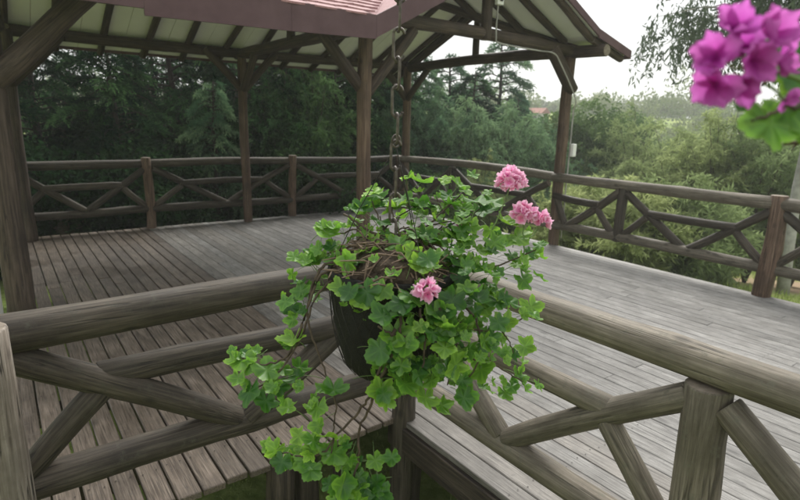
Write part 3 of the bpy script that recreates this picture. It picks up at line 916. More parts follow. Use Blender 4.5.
def willow(seed, H=5.0, R=1.7, nst=46, mat='willow_leaf', hang=0.5, bark='bark', lw=(0.018, 0.034), smin=0.12):
    """many arching thin stems with narrow leaves"""
    rng = np.random.default_rng(seed)
    segs, Bs, Ds, Ls, Ts = [], [], [], [], []
    for i in range(nst):
        az = i * 2.399 + rng.normal() * 0.3
        out = R * math.sqrt((i + 0.5) / nst) * rng.uniform(0.7, 1.15)
        h = H * rng.uniform(0.55, 1.0) * (1 - 0.35 * (out / R) ** 2)
        def sp(s): return np.array([math.cos(az) * out * s ** 1.4, math.sin(az) * out * s ** 1.4, h * (1 - (1 - s) ** 1.6) - 0.12 * h * s ** 5 * out / R])
        segs.append(([Vector(sp(s)) for s in (0, 0.3, 0.6, 0.85, 1.0)], [0.03, 0.02, 0.012, 0.006, 0.003]))
        ntw = 24
        sh = rng.random()
        for s in rng.uniform(smin, 1.0, ntw):
            p = sp(s)
            td = rng.normal(size=3); td[2] = abs(td[2]) * 0.5 + 0.1; td /= np.linalg.norm(td)
            tl = rng.uniform(0.25, 0.7)
            k = 26
            q_ = rng.random(k)
            pts = p + td * tl * q_[:, None] + np.array([0, 0, -hang * tl]) * (q_[:, None] ** 2) * 1.6
            Bs.append(pts)
            Ds.append(td * 0.5 + rng.normal(size=(k, 3)) * 0.6 + np.array([0, 0, -hang]))
            Ls.append(rng.uniform(0.09, 0.19, k))
            Ts.append(np.clip(0.2 + 0.35 * sh + 0.3 * rng.random() + rng.normal(size=k) * 0.13, 0, 1))
    Lc = np.concatenate(Ls)
    V, T = blades(rng, np.concatenate(Bs), np.concatenate(Ds), Lc, rng.uniform(*lw, len(Lc)))
    return trunk_mesh(segs, M[bark], 5), np_mesh('crown', V, tris=T, mat=M[mat], tint=np.repeat(np.concatenate(Ts), 4))

def gum(seed, H=9.0):
    """tall pale-trunked tree with hanging leafy twigs"""
    rng = np.random.default_rng(seed)
    segs = [([Vector((0.10 * math.sin(i * 0.8), 0.12 * i / 8, H * 0.9 * i / 8)) for i in range(9)], [0.105 * (1 - i / 9.5) + 0.008 for i in range(9)])]
    Bs, Ds, Ls, Ts = [], [], [], []
    for i in range(52):
        z0 = H * rng.uniform(0.42, 0.9)
        az = i * 2.399
        L = rng.uniform(1.4, 3.3) * (1.15 - z0 / H) * 1.7
        def bp(s): return np.array([math.cos(az) * L * s, math.sin(az) * L * s, z0 + L * (0.75 * s - 0.55 * s * s)])
        segs.append(([Vector(bp(s)) for s in (0, 0.35, 0.7, 1.0)], [0.04, 0.026, 0.014, 0.004]))
        for s in rng.uniform(0.3, 1.0, 26):
            p = bp(s) + rng.normal(size=3) * 0.18
            tl = rng.uniform(0.35, 1.1)
            k = 26
            q_ = rng.random(k)
            sw = rng.normal(size=3) * 0.25; sw[2] = 0
            Bs.append(p + np.array([0, 0, -tl]) * q_[:, None] + sw * q_[:, None] + rng.normal(size=(k, 3)) * 0.04)
            Ds.append(rng.normal(size=(k, 3)) * 0.45 + np.array([0, 0, -0.9]))
            Ls.append(rng.uniform(0.09, 0.18, k))
            Ts.append(np.clip(0.3 + 0.4 * rng.random() + rng.normal(size=k) * 0.15, 0, 1))
    Lc = np.concatenate(Ls)
    V, T = blades(rng, np.concatenate(Bs), np.concatenate(Ds), Lc, Lc * 0.27)
    return trunk_mesh(segs, M['pale_bark'], 8), np_mesh('crown', V, tris=T, mat=M['gum_leaf'], tint=np.repeat(np.concatenate(Ts), 4))

KIND = {
    'con0': (conifer(11, Rm=2.4, nb=100), 6.0), 'con1': (conifer(12, Rm=2.8, nb=110), 6.0), 'con2': (conifer(13, Rm=2.1, nb=95), 6.0),
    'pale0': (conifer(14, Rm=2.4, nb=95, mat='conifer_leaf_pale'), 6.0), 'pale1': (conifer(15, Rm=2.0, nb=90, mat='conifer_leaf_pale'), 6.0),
    'broad0': (broadleaf(21), 5.0), 'broad1': (broadleaf(22, R=2.3, nl=18), 5.0),
    'wil0': (willow(31), 5.0), 'wil1': (willow(32, R=2.1, nst=52), 5.0),
    'shrub0': (willow(33, H=2.0, R=1.1, nst=34, mat='broad_leaf', hang=0.2, lw=(0.03, 0.05)), 2.0),
    'shrub1': (broadleaf(23, H=2.0, R=1.1, nl=10, per=1100, ls=(0.06, 0.12), zlo=0.2), 2.0),
    'shrub2': (broadleaf(24, H=2.0, R=1.1, nl=10, per=1100, ls=(0.06, 0.12), zlo=0.2, mat='dark_leaf'), 2.0),
    'fea0': (willow(35, R=2.0, nst=60, mat='conifer_leaf_pale', hang=0.8, lw=(0.02, 0.042)), 5.0),
    'fea1': (willow(36, R=1.8, nst=56, mat='feather_leaf', hang=0.9, lw=(0.02, 0.042)), 5.0),
    'low0': (willow(37, H=2.0, R=1.3, nst=50, hang=0.3, lw=(0.022, 0.045), smin=0.02), 2.0),
    'gum': (gum(41), 9.0),
}
def tree(name, kind, th, d, H, label, cat='tree', group=None, rz=None, wide=1.0):
    (tm, cm), h0 = KIND[kind]
    x, y = d * math.cos(math.radians(th)), d * math.sin(math.radians(th))
    t = empty(name, (x, y, float(ground_z(x, y)) - 0.05))
    k = H / h0
    t.scale = (k * wide, k * wide, k)
    t.rotation_euler = (0, 0, random.uniform(0, 6.28) if rz is None else rz)
    tag(t, label, cat, group)
    link('trunk', tm, t); link('crown', cm, t)
    return t
GD, GC, GW = 'dark conifers behind the deck', 'hazy conifers beyond the far corner', 'pale shrubs beyond the right railing'
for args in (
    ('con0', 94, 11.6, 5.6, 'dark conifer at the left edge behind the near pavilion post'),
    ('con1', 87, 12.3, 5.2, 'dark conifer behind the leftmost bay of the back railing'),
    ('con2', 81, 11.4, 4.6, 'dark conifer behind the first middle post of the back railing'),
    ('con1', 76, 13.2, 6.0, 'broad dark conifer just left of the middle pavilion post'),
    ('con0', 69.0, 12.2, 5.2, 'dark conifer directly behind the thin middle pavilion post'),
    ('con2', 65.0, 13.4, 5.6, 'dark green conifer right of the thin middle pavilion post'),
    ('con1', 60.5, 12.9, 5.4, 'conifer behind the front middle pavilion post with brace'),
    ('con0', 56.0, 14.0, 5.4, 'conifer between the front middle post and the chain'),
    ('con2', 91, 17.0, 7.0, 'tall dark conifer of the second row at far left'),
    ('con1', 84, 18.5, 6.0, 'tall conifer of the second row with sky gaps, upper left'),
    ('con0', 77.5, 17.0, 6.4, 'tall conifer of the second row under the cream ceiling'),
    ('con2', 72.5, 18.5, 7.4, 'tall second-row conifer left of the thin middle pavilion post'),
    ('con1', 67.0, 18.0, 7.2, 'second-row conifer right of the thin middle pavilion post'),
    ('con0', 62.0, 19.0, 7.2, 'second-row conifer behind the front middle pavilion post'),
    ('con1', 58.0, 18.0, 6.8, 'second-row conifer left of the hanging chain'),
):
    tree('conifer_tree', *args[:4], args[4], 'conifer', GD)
tree('young_conifer_tree', 'pale0', 72.3, 10.6, 3.3, 'small bright young conifer behind the back railing', 'conifer', wide=0.8)
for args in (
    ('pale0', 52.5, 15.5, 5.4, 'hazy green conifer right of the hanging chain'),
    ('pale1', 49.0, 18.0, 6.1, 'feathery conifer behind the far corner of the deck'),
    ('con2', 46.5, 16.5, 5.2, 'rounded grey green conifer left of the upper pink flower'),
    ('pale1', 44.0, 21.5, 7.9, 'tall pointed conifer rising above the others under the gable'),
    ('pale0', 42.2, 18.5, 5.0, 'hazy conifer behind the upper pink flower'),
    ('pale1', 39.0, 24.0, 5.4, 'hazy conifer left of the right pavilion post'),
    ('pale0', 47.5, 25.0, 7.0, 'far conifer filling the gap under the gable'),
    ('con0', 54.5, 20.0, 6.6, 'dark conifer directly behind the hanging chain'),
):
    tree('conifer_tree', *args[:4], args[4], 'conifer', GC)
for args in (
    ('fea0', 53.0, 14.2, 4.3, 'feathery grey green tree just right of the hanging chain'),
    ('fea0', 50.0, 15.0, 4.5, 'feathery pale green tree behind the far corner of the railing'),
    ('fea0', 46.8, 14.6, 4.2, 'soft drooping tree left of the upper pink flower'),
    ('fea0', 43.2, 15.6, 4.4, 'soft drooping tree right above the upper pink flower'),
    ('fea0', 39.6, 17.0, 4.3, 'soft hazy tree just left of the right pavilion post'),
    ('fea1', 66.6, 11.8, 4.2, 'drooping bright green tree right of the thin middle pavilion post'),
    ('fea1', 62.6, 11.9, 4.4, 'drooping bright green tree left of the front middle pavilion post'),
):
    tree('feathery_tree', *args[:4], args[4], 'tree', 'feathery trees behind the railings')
tree('bush', 'wil0', 45.3, 13.2, 2.6, 'pale feathery bush behind the railing left of the upper pink flower', 'bush')
tree('bush', 'wil1', 41.5, 13.4, 1.9, 'low yellowish bush behind the railing near the lower pink flower', 'bush')
tree('broadleaf_tree', 'broad0', 36.3, 20.0, 5.2, 'green leafy tree right behind the right pavilion post', 'tree')
tree('broadleaf_tree', 'broad1', 33.2, 24.0, 5.6, 'round leafy tree right of the white junction box', 'tree')
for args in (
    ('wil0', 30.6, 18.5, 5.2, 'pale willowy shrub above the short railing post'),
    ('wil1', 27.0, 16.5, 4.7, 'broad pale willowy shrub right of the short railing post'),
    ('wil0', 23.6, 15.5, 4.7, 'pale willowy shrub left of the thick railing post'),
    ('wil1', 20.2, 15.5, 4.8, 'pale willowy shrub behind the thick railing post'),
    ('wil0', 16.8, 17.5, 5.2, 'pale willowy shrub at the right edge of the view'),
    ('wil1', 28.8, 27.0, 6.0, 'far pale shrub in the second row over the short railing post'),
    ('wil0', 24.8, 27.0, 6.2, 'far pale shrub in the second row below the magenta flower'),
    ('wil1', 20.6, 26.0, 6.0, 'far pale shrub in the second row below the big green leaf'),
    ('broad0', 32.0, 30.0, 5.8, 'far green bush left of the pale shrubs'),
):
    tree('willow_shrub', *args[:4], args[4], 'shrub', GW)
for k, (kind, th, d, H, lab) in enumerate((
    ('low0', 36.0, 11.5, 1.8, 'low green shrub below the railing beside the right pavilion post'),
    ('low0', 33.0, 12.0, 2.0, 'low pale shrub seen through the right railing left of its short post'),
    ('low0', 29.6, 11.0, 1.9, 'low pale shrub seen through the right railing under its short post'),
    ('low0', 26.2, 11.6, 2.1, 'low leafy shrub seen through the right railing below its middle rail'),
    ('low0', 23.4, 12.6, 1.7, 'low shrub just left of the thick railing post'),
    ('shrub0', 49.5, 12.6, 1.8, 'low shrub seen through the railing at the far corner'),
    ('shrub2', 63.0, 10.6, 2.0, 'low dark shrub behind the back railing near the front middle post'),
    ('shrub2', 78.5, 10.2, 2.0, 'low dark shrub behind the second bay of the back railing'),
    ('shrub2', 86.0, 10.2, 2.0, 'low dark shrub behind the first bay of the back railing'),
)):
    tree('shrub', kind, th, d, H, lab, 'shrub', 'low shrubs beyond the railings')
tree('gum_tree', 'gum', 17.2, 12.5, 9.3, 'tall tree with pale trunk and hanging leaves at upper right', 'tree', rz=1.0)

# scrub on the far hillside: one mass
def scrub():
    rng = np.random.default_rng(77)
    Bs, Ds, Ls, Ts = [], [], [], []
    nb = 620
    for i in range(nb):
        th = math.radians(rng.uniform(8, 98)); d = 30 + 90 * rng.random() ** 1.2
        x, y = d * math.cos(th), d * math.sin(th)
        r = rng.uniform(0.9, 2.2) * (0.8 + d / 220)
        k = int(170 + 90 * rng.random())
        dr = rng.normal(size=(k, 3)); dr[:, 2] = np.abs(dr[:, 2]); dr /= np.linalg.norm(dr, axis=1, keepdims=True)
        h = rng.uniform(0.8, 1.5) * (2.0 if rng.random() < 0.07 else 1)
        c = np.array([x, y, float(ground_z(x, y)) + 0.2 * r])
        b = c + dr * r * rng.uniform(0.6, 1.05, (k, 1)) * np.array([1, 1, h])
        Bs.append(b); Ds.append(dr + rng.normal(size=(k, 3)) * 0.8)
        Ls.append(rng.uniform(0.25, 0.55, k) * (0.7 + d / 150))
        Ts.append(np.clip(rng.random() * 0.55 + 0.35 * dr[:, 2] + rng.normal(size=k) * 0.1, 0, 1))
    Lc = np.concatenate(Ls)
    V, T = blades(rng, np.concatenate(Bs), np.concatenate(Ds), Lc, Lc * 0.6)
    return np_mesh('scrub', V, tris=T, mat=M['scrub_leaf'], tint=np.repeat(np.concatenate(Ts), 4))
tag(link('hillside_scrub', scrub()), 'green scrub and woodland covering the far hillside', 'scrub', kind='stuff')

def grass():
    rng = np.random.default_rng(5)
    n_ = 26000
    x = np.concatenate([rng.uniform(-0.5, 6.2, n_ // 2), rng.uniform(6, 22, n_ - n_ // 2)])
    y = np.concatenate([rng.uniform(0.3, 8.5, n_ // 2), rng.uniform(1, 16, n_ - n_ // 2)])
    keep = ~((x > 11.5) & (y < 6))
    x, y = x[keep], y[keep]
    b = np.stack([x, y, ground_z(x, y) - 0.01], 1)
    k = len(b)
    far = (x > 6.2)
    V, T = blades(rng, b, rng.normal(size=(k, 3)) * 0.4 + np.array([0, 0, 1.0]), rng.uniform(0.03, 0.08, k) * np.where(far, 3.0, 1), np.where(far, 0.022, 0.008))
    return np_mesh('grass', V, tris=T, mat=M['grass_blade'], tint=np.repeat(rng.random(k), 4))
tag(link('grass', grass()), 'short green grass under and beside the deck', 'grass', kind='stuff')

# a red-roofed house far off between the trees
def far_house():
    th, d = math.radians(40.7), 74.0
    x, y = d * math.cos(th), d * math.sin(th)
    h = empty('far_house', (x, y, float(ground_z(x, y)) - 0.1)); h.rotation_euler = (0, 0, th + 1.1); h.scale = (0.36, 0.36, 0.36)
    tag(h, 'distant house with pale walls and red tiled roof among the trees', 'house')
    v, f = box_vf(-5, 5, -3.2, 3.2, -1.5, 4.6)
    link('wall', mesh('wall', v, f, M['plaster']), h)
    v = [(-5.6, -3.8, 4.4), (5.6, -3.8, 4.4), (5.6, 3.8, 4.4), (-5.6, 3.8, 4.4), (-5.6, 0, 6.3), (5.6, 0, 6.3)]
    link('roof', mesh('roof', v, [(0, 1, 5, 4), (2, 3, 4, 5), (1, 2, 5), (3, 0, 4), (3, 2, 1, 0)], M['tile_roof']), h)
    for k in (-3, 0, 3):
        v, f = box_vf(k - 0.6, k + 0.6, -3.26, -3.15, 2.2, 3.6)
        link('window', mesh('window', v, f, M['glass_dark']), h)
        v, f = box_vf(k - 0.6, k + 0.6, 3.15, 3.26, 2.2, 3.6)
        link('window', mesh('window', v, f, M['glass_dark']), h)
far_house()

# ------------------------------------------------------------------ hanging basket, chain and trailing geranium
AX = Vector((0.646, 0.897, 0))                         # axis of the pot
RT = Vector((CR[0][0], CR[1][0], CR[2][0]))            # across the plant as one faces it
UP = Vector((0.1148, 0.2026, 0.9725))
TO = Vector((-0.5785, -0.7822, 0.2312))                # from the plant towards the porch
PC = Vector((0.647, 0.876, 1.261))
def pl(u, v, d=0.0):
    """a point of the plant: u across, v up from the pot's middle (units of 2.11 mm), d metres towards the porch"""
    k = 0.002112 * (1 - d / 1.15)
    return PC + RT * (u * k) + UP * (v * k) + TO * d
def px(a, b, d=0.0): return pl(a - 398, 310 - b, d)

def lathe(prof, sides, jit=0.0, seed=0):
    rg_ = random.Random(seed)
    V, F = [], []
    for r, z in prof:
        for s in range(sides):
            a = 2 * math.pi * s / sides
            rr = r * (1 + jit * (math.sin(3 * a + z * 30) * 0.5 + rg_.uniform(-1, 1) * 0.6))
            V.append((rr * math.cos(a), rr * math.sin(a), z))
    m = len(prof)
    for i in range(m - 1):
        for s in range(sides):
            F.append((i * sides + s, i * sides + (s + 1) % sides, (i + 1) * sides + (s + 1) % sides, (i + 1) * sides + s))
    F.append(tuple(reversed(range(sides))))
    F.append(tuple(range((m - 1) * sides, m * sides)))
    return V, F

def basket(loc, R, Hh, label, wire_top):
    b = empty('hanging_basket', loc)
    tag(b, label, 'basket')
    prof = [(R * 0.30, -Hh), (R * 0.62, -Hh * 0.99), (R * 0.76, -Hh * 0.9), (R * 0.88, -Hh * 0.7), (R * 0.97, -Hh * 0.42), (R, -Hh * 0.15), (R * 1.0, -0.012), (R * 1.04, -0.008), (R * 1.04, 0.006), (R * 0.96, 0.006), (R * 0.94, -0.02)]
    v, f = lathe(prof, 40, 0.02, 3)
    link('pot', mesh('pot', v, f, M['net'], smooth=True), b)
    V, F = [], []
    for fam in (1, -1):
        for k in range(30):
            pts = []
            for i in range(11):
                t = i / 10
                z = -Hh * 0.97 + t * (Hh * 0.97 - 0.01)
                rr = np.interp(z, [p_[1] for p_ in prof[1:7]], [p_[0] for p_ in prof[1:7]]) + 0.003 + random.uniform(0, 0.002)
                a = 2 * math.pi * k / 30 + fam * t * 0.7
                pts.append((rr * math.cos(a), rr * math.sin(a), z))
            v, f = tube_vf(pts, 0.0007, 3)
            o_ = len(V); V += v; F += [tuple(o_ + i for i in q_) for q_ in f]
    nt_ = link('netting', mesh('netting', V, F, M['wire']), b)
    nt_['kind'] = 'stuff'
    for a in (0.5, 2.4, 4.6):
        p0 = Vector((R * math.cos(a), R * math.sin(a), 0.0))
        v, f = tube_vf([p0, p0 * 0.55 + Vector((0, 0, wire_top * 0.5)), Vector((0, 0, wire_top))], 0.0010, 6)
        link('hanger_wire', mesh('hanger_wire', v, f, M['wire']), b)
    pts = [Vector((0.010 * math.cos(t), 0, wire_top + 0.010 + 0.012 * math.sin(t))) for t in np.linspace(-2.6, 3.4, 14)]
    v, f = tube_vf(pts, 0.0024, 6)
    link('hook', mesh('hook', v, f, M['steel'], smooth=True), b)
    # soil and dry roots
    prof = [(R * 0.95, -0.015), (R * 0.9, 0.012), (R * 0.72, 0.034), (R * 0.45, 0.050), (R * 0.15, 0.058), (0.004, 0.058)]
    v, f = lathe(prof, 36, 0.10, 8)
    link('soil', mesh('soil', v, f, M['soil']), b)
    V, F = [], []
    rg_ = random.Random(12)
    for k in range(210):
        a = rg_.uniform(0, 6.28); rr = R * math.sqrt(rg_.random()) * 1.05
        z = float(np.interp(rr / R, [0, 0.3, 0.6, 0.85, 1.0], [0.058, 0.053, 0.042, 0.018, -0.004])) + rg_.uniform(0.0, 0.014)
        c = Vector((rr * math.cos(a), rr * math.sin(a), z))
        d_ = Vector((rg_.gauss(0, 1), rg_.gauss(0, 1), rg_.gauss(0, 0.35))).normalized() * rg_.uniform(0.012, 0.05)
        m_ = c + Vector((rg_.gauss(0, 0.005), rg_.gauss(0, 0.005), abs(rg_.gauss(0, 0.006))))
        v, f = tube_vf([c - d_, m_, c + d_], [0.0012, rg_.uniform(0.0012, 0.0026), 0.0008], 4)
        o_ = len(V); V += v; F += [tuple(o_ + i for i in q_) for q_ in f]
    o = link('dry_roots', mesh('dry_roots', V, F, M['straw']), b); o['kind'] = 'stuff'
    return b
RIM = 1.345
basket((AX.x, AX.y, RIM), 0.130, 0.225, 'dark net-wrapped pot hanging in the middle, full of dry roots', 0.255)

def link_mesh():
    pts = []
    for k in range(25):
        a = 2 * math.pi * k / 24
        x_, z_ = 0.0105 * math.cos(a), 0.0105 * math.sin(a)
        z_ += 0.019 if z_ >= 0 else -0.019
        pts.append(Vector((x_, 0, z_)))
    v, f = tube_vf(pts, 0.0030, 6)
    return mesh('chain_link', v, f, M['steel'], smooth=True)
LM = link_mesh()
def chain(x, y, z0, z1, label):
    c = empty('chain', (x, y, z0)); tag(c, label, 'chain')
    z, k = z0 + 0.024, 0
    while z < z1:
        o = link('chain_link', LM, c)
        o.location = (random.uniform(-0.001, 0.001), random.uniform(-0.001, 0.001), z - z0)
        o.rotation_euler = (0, 0, -0.35 + (0 if k % 2 else math.pi / 2) + random.uniform(-0.12, 0.12))
        z += 0.0525; k += 1
    return c
chain(AX.x, AX.y, RIM + 0.055, 2.84, 'rusty steel chain holding the middle hanging pot')

# leaves
def geranium_leaf(seed, R=0.032):
    """ivy-shaped leaf: five blunt lobes, toothed and ruffled edge, folded along its veins, with its stalk"""
    rg_ = random.Random(seed)
    ns = 60
    V, T, F, MI = [(0, 0, 0)], [0.5], [], []
    amp = [rg_.uniform(0.8, 1.12) for _ in range(5)]
    wav, wv2 = rg_.uniform(0, 6), rg_.uniform(0, 6)
    cup, fold, ruf = rg_.uniform(-0.10, 0.55), rg_.uniform(0.06, 0.22), rg_.uniform(0.06, 0.14)
    rings = (0.34, 0.70, 1.0)
    for ri, fr_ in enumerate(rings):
        for s in range(ns):
            a = -math.pi + 2 * math.pi * (s + 0.5) / ns           # 0 = tip, +-pi = notch at the stalk
            lob = 1 - abs(((a * 5 * 0.92 / (2 * math.pi)) + 0.5) % 1.0 - 0.5) * 2
            li = min(4, int((a + math.pi) / (2 * math.pi) * 5))
            full = R * (0.70 + 0.36 * lob ** 0.9 * amp[li]) * (0.42 + 0.58 * min(1.0, (math.pi - abs(a)) / 0.6))
            r = full * fr_
            if ri == 2: r *= 1 + 0.05 * math.sin(21 * a + wav)
            z = cup * r * r / R + fold * R * fr_ * (lob - 0.5) + ruf * R * fr_ ** 3 * math.sin(4 * a + wav) + 0.5 * ruf * R * fr_ ** 3 * math.sin(9 * a + wv2)
            V.append((r * math.cos(a), r * math.sin(a), z))
            vein = 0.28 if lob > 0.9 else 0.0
            T.append(min(1, max(0, (0.28, 0.34, 0.78)[ri] + (vein if ri < 2 else 0) + rg_.uniform(-0.07, 0.07))))
    for s in range(ns - 1):                                        # open at the notch
        F.append((0, 1 + s, 2 + s)); MI.append(0)
        for ri in range(2):
            b0, b1 = 1 + ri * ns + s, 1 + (ri + 1) * ns + s
            F.append((b0, b1, b1 + 1, b0 + 1)); MI.append(0)
    b = len(V)
    v, f = tube_vf(spline([(0, 0, 0), (-0.35 * R, 0, -0.25 * R), (-0.9 * R, 0.1 * R, -0.9 * R), (-1.3 * R, 0.15 * R, -1.6 * R)], 3), 0.0009, 5)
    V += [tuple(p_) for p_ in v]; T += [0.5] * len(v)
    for q_ in f: F.append(tuple(b + i for i in q_)); MI.append(1)
    me = mesh('leaf', V, F, [M['geranium_leaf'], M['petiole']], smooth=True, midx=MI)
    at_ = me.attributes.new('tint', 'FLOAT', 'POINT'); at_.data.foreach_set('value', T)
    return me
LEAF = [geranium_leaf(s) for s in range(14)]

def frame(nrm, tip):
    z = nrm.normalized(); x_ = (tip - z * tip.dot(z))
    if x_.length < 1e-4: x_ = z.orthogonal()
    x_.normalize(); y_ = z.cross(x_)
    return Matrix((x_, y_, z)).transposed().to_4x4()

plant = empty('geranium_plant', (AX.x, AX.y, RIM))
tag(plant, 'trailing ivy geranium with pink flowers spilling from the middle pot', 'plant')
rg = random.Random(21)
def leaf(pos, nrm, tip, k, parent=plant):
    return link('leaf', rg.choice(LEAF), parent, Matrix.Translation(pos) @ frame(nrm, tip) @ Matrix.Scale(k, 4))
def rv(s=1.0): return Vector((rg.gauss(0, s), rg.gauss(0, s), rg.gauss(0, s)))
def stem(pts, r0, r1, parent=plant, mat='stem', name='stem'):
    p_ = spline(pts, 6)
    n_ = len(p_)
    p_ = [q_ + rv(0.0012) for q_ in p_]
    v, f = tube_vf(p_, [r0 + (r1 - r0) * i / (n_ - 1) for i in range(n_)], 6)
    return link(name, mesh(name, v, f, M[mat], smooth=True), parent, Matrix.Identity(4))

# (across, down) spots read from the plant, metres in front of the pot's middle, leaves there, spread, up-facing share
SPOTS = [
    (365, 250, 0.04, 2, 9, 0.9), (388, 252, 0.06, 2, 9, 0.9), (418, 240, 0.04, 3, 10, 0.9), (380, 218, -0.03, 2, 10, 0.9),
    (350, 258, 0.08, 2, 8, 0.9), (372, 268, 0.11, 2, 9, 0.9), (395, 232, 0.0, 2, 12, 0.9), (440, 232, 0.02, 3, 12, 0.9), (462, 335, 0.12, 3, 12, 0.5), (440, 300, 0.14, 3, 12, 0.7),
    (372, 203, -0.02, 3, 13, 0.9), (352, 222, -0.02, 3, 10, 0.8), (392, 196, -0.05, 4, 13, 0.9), (413, 210, -0.06, 3, 13, 0.9), (436, 200, -0.06, 4, 14, 0.9), (462, 196, -0.05, 4, 13, 0.9), (428, 222, -0.03, 3, 14, 0.9),
    (488, 207, -0.04, 3, 12, 0.8), (452, 222, -0.02, 4, 14, 0.9), (475, 232, 0.0, 4, 14, 0.9), (500, 238, 0.0, 4, 13, 0.8), (522, 250, 0.02, 3, 11, 0.7), (541, 245, 0.02, 2, 7, 0.7), (527, 268, 0.03, 2, 8, 0.5),
    (437, 250, 0.05, 4, 13, 0.9), (458, 262, 0.06, 5, 15, 0.9), (482, 262, 0.05, 5, 15, 0.8), (494, 285, 0.05, 5, 14, 0.6), (470, 290, 0.09, 5, 15, 0.7), (447, 285, 0.11, 4, 14, 0.7), (425, 262, 0.09, 4, 12, 0.9),
    (404, 258, 0.08, 3, 10, 0.9), (500, 312, 0.05, 4, 14, 0.5), (530, 312, 0.03, 2, 5, 0.5), (482, 318, 0.09, 5, 15, 0.5), (455, 318, 0.13, 5, 15, 0.5), (430, 318, 0.15, 4, 14, 0.6), (512, 352, 0.06, 3, 9, 0.3),
    (478, 348, 0.11, 5, 14, 0.4), (452, 350, 0.13, 5, 15, 0.4), (425, 345, 0.16, 6, 15, 0.5), (404, 335, 0.16, 5, 13, 0.6), (396, 365, 0.15, 4, 13, 0.4), (420, 375, 0.14, 5, 14, 0.3), (446, 380, 0.12, 4, 13, 0.3),
    (520, 382, 0.06, 3, 10, 0.5), (468, 372, 0.11, 3, 12, 0.3), (385, 345, 0.15, 3, 9, 0.4), (402, 300, 0.14, 4, 13, 0.8), (412, 284, 0.12, 3, 11, 0.9), (378, 288, 0.12, 3, 10, 0.8), (355, 292, 0.12, 3, 10, 0.8),
    (338, 236, -0.02, 3, 10, 0.8), (322, 252, 0.0, 4, 11, 0.7), (306, 262, 0.02, 4, 11, 0.7), (330, 258, 0.03, 2, 8, 0.7), (303, 284, 0.04, 3, 9, 0.5), (297, 306, 0.05, 3, 9, 0.5), (362, 240, 0.0, 2, 9, 0.9),
    (239, 352, 0.08, 3, 6, 0.6), (256, 362, 0.09, 2, 9, 0.5), (270, 378, 0.10, 3, 11, 0.4), (288, 362, 0.09, 2, 10, 0.6), (300, 384, 0.10, 2, 10, 0.4), (252, 384, 0.10, 2, 9, 0.3), (317, 396, 0.10, 2, 8, 0.4), (330, 378, 0.11, 2, 6, 0.6), (283, 340, 0.08, 2, 8, 0.7),
    (272, 447, 0.10, 2, 6, 0.5), (288, 452, 0.11, 3, 8, 0.4), (304, 444, 0.11, 3, 9, 0.5), (322, 424, 0.11, 2, 6, 0.6), (326, 452, 0.12, 4, 11, 0.5), (344, 444, 0.12, 4, 11, 0.5), (362, 460, 0.12, 4, 11, 0.4), (340, 472, 0.12, 4, 10, 0.4),
    (372, 478, 0.12, 4, 11, 0.3), (352, 492, 0.12, 5, 12, 0.3), (378, 498, 0.12, 3, 10, 0.3), (330, 494, 0.12, 3, 10, 0.3), (384, 456, 0.11, 2, 6, 0.3),
]
EXTRA = []
def gc(s_): return max(-1.4 * s_, min(1.4 * s_, rg.gauss(0, s_)))
MOUND = Vector((AX.x, AX.y, RIM + 0.05))
for a, b, d, n_, sp, upw in SPOTS:
    c = px(a, b, d)
    outw = (c - MOUND); outw.z *= 0.4
    outw = outw.normalized() if outw.length > 1e-4 else Vector((1, 0, 0))
    for k in range(n_ + (1 if n_ > 2 else 0)):
        p_ = c + RT * gc(sp * 0.0019) + UP * gc(sp * 0.0019) + TO * gc(0.018)
        nrm = Vector((0, 0, 1)) * (0.35 + 0.75 * upw) + TO * rg.uniform(0.15, 0.75) + outw * rg.uniform(0.0, 0.5) + rv(0.33)
        tip = outw * 0.6 + Vector((0, 0, -0.7)) + rv(0.5) + TO * 0.3
        big = 1.0 if b < 400 else 0.95
        leaf(p_, nrm, tip, rg.choice((0.42, 0.55, 0.65, 0.75, 0.85, 0.98)) * rg.uniform(0.9, 1.08) * big)
        for _ in range(1 if b < 400 else 0):
            if rg.random() < 0.35: continue
            q_ = c + RT * gc(sp * 0.0024) + UP * gc(sp * 0.0024) + TO * (gc(0.02) - 0.012)
            EXTRA.append((q_, nrm + rv(0.5), tip + rv(0.5), rg.uniform(0.28, 0.68)))
    if 225 < b < 330 and abs(a - 400) < 75 and d < 0.1:
        s0 = Vector((AX.x, AX.y, RIM + 0.045)) + RT * rg.uniform(-0.07, 0.07) + TO * rg.uniform(-0.06, 0.06)
        stem([s0, s0.lerp(c, 0.5) + Vector((0, 0, 0.025)), c], 0.0024, 0.0015)
    elif b <= 225:
        s0 = Vector((AX.x, AX.y, RIM + 0.045)) + RT * rg.uniform(-0.08, 0.08) + TO * rg.uniform(-0.06, 0.04)
        stem([s0, s0.lerp(c, 0.5) + rv(0.012), c], 0.0024, 0.0014)
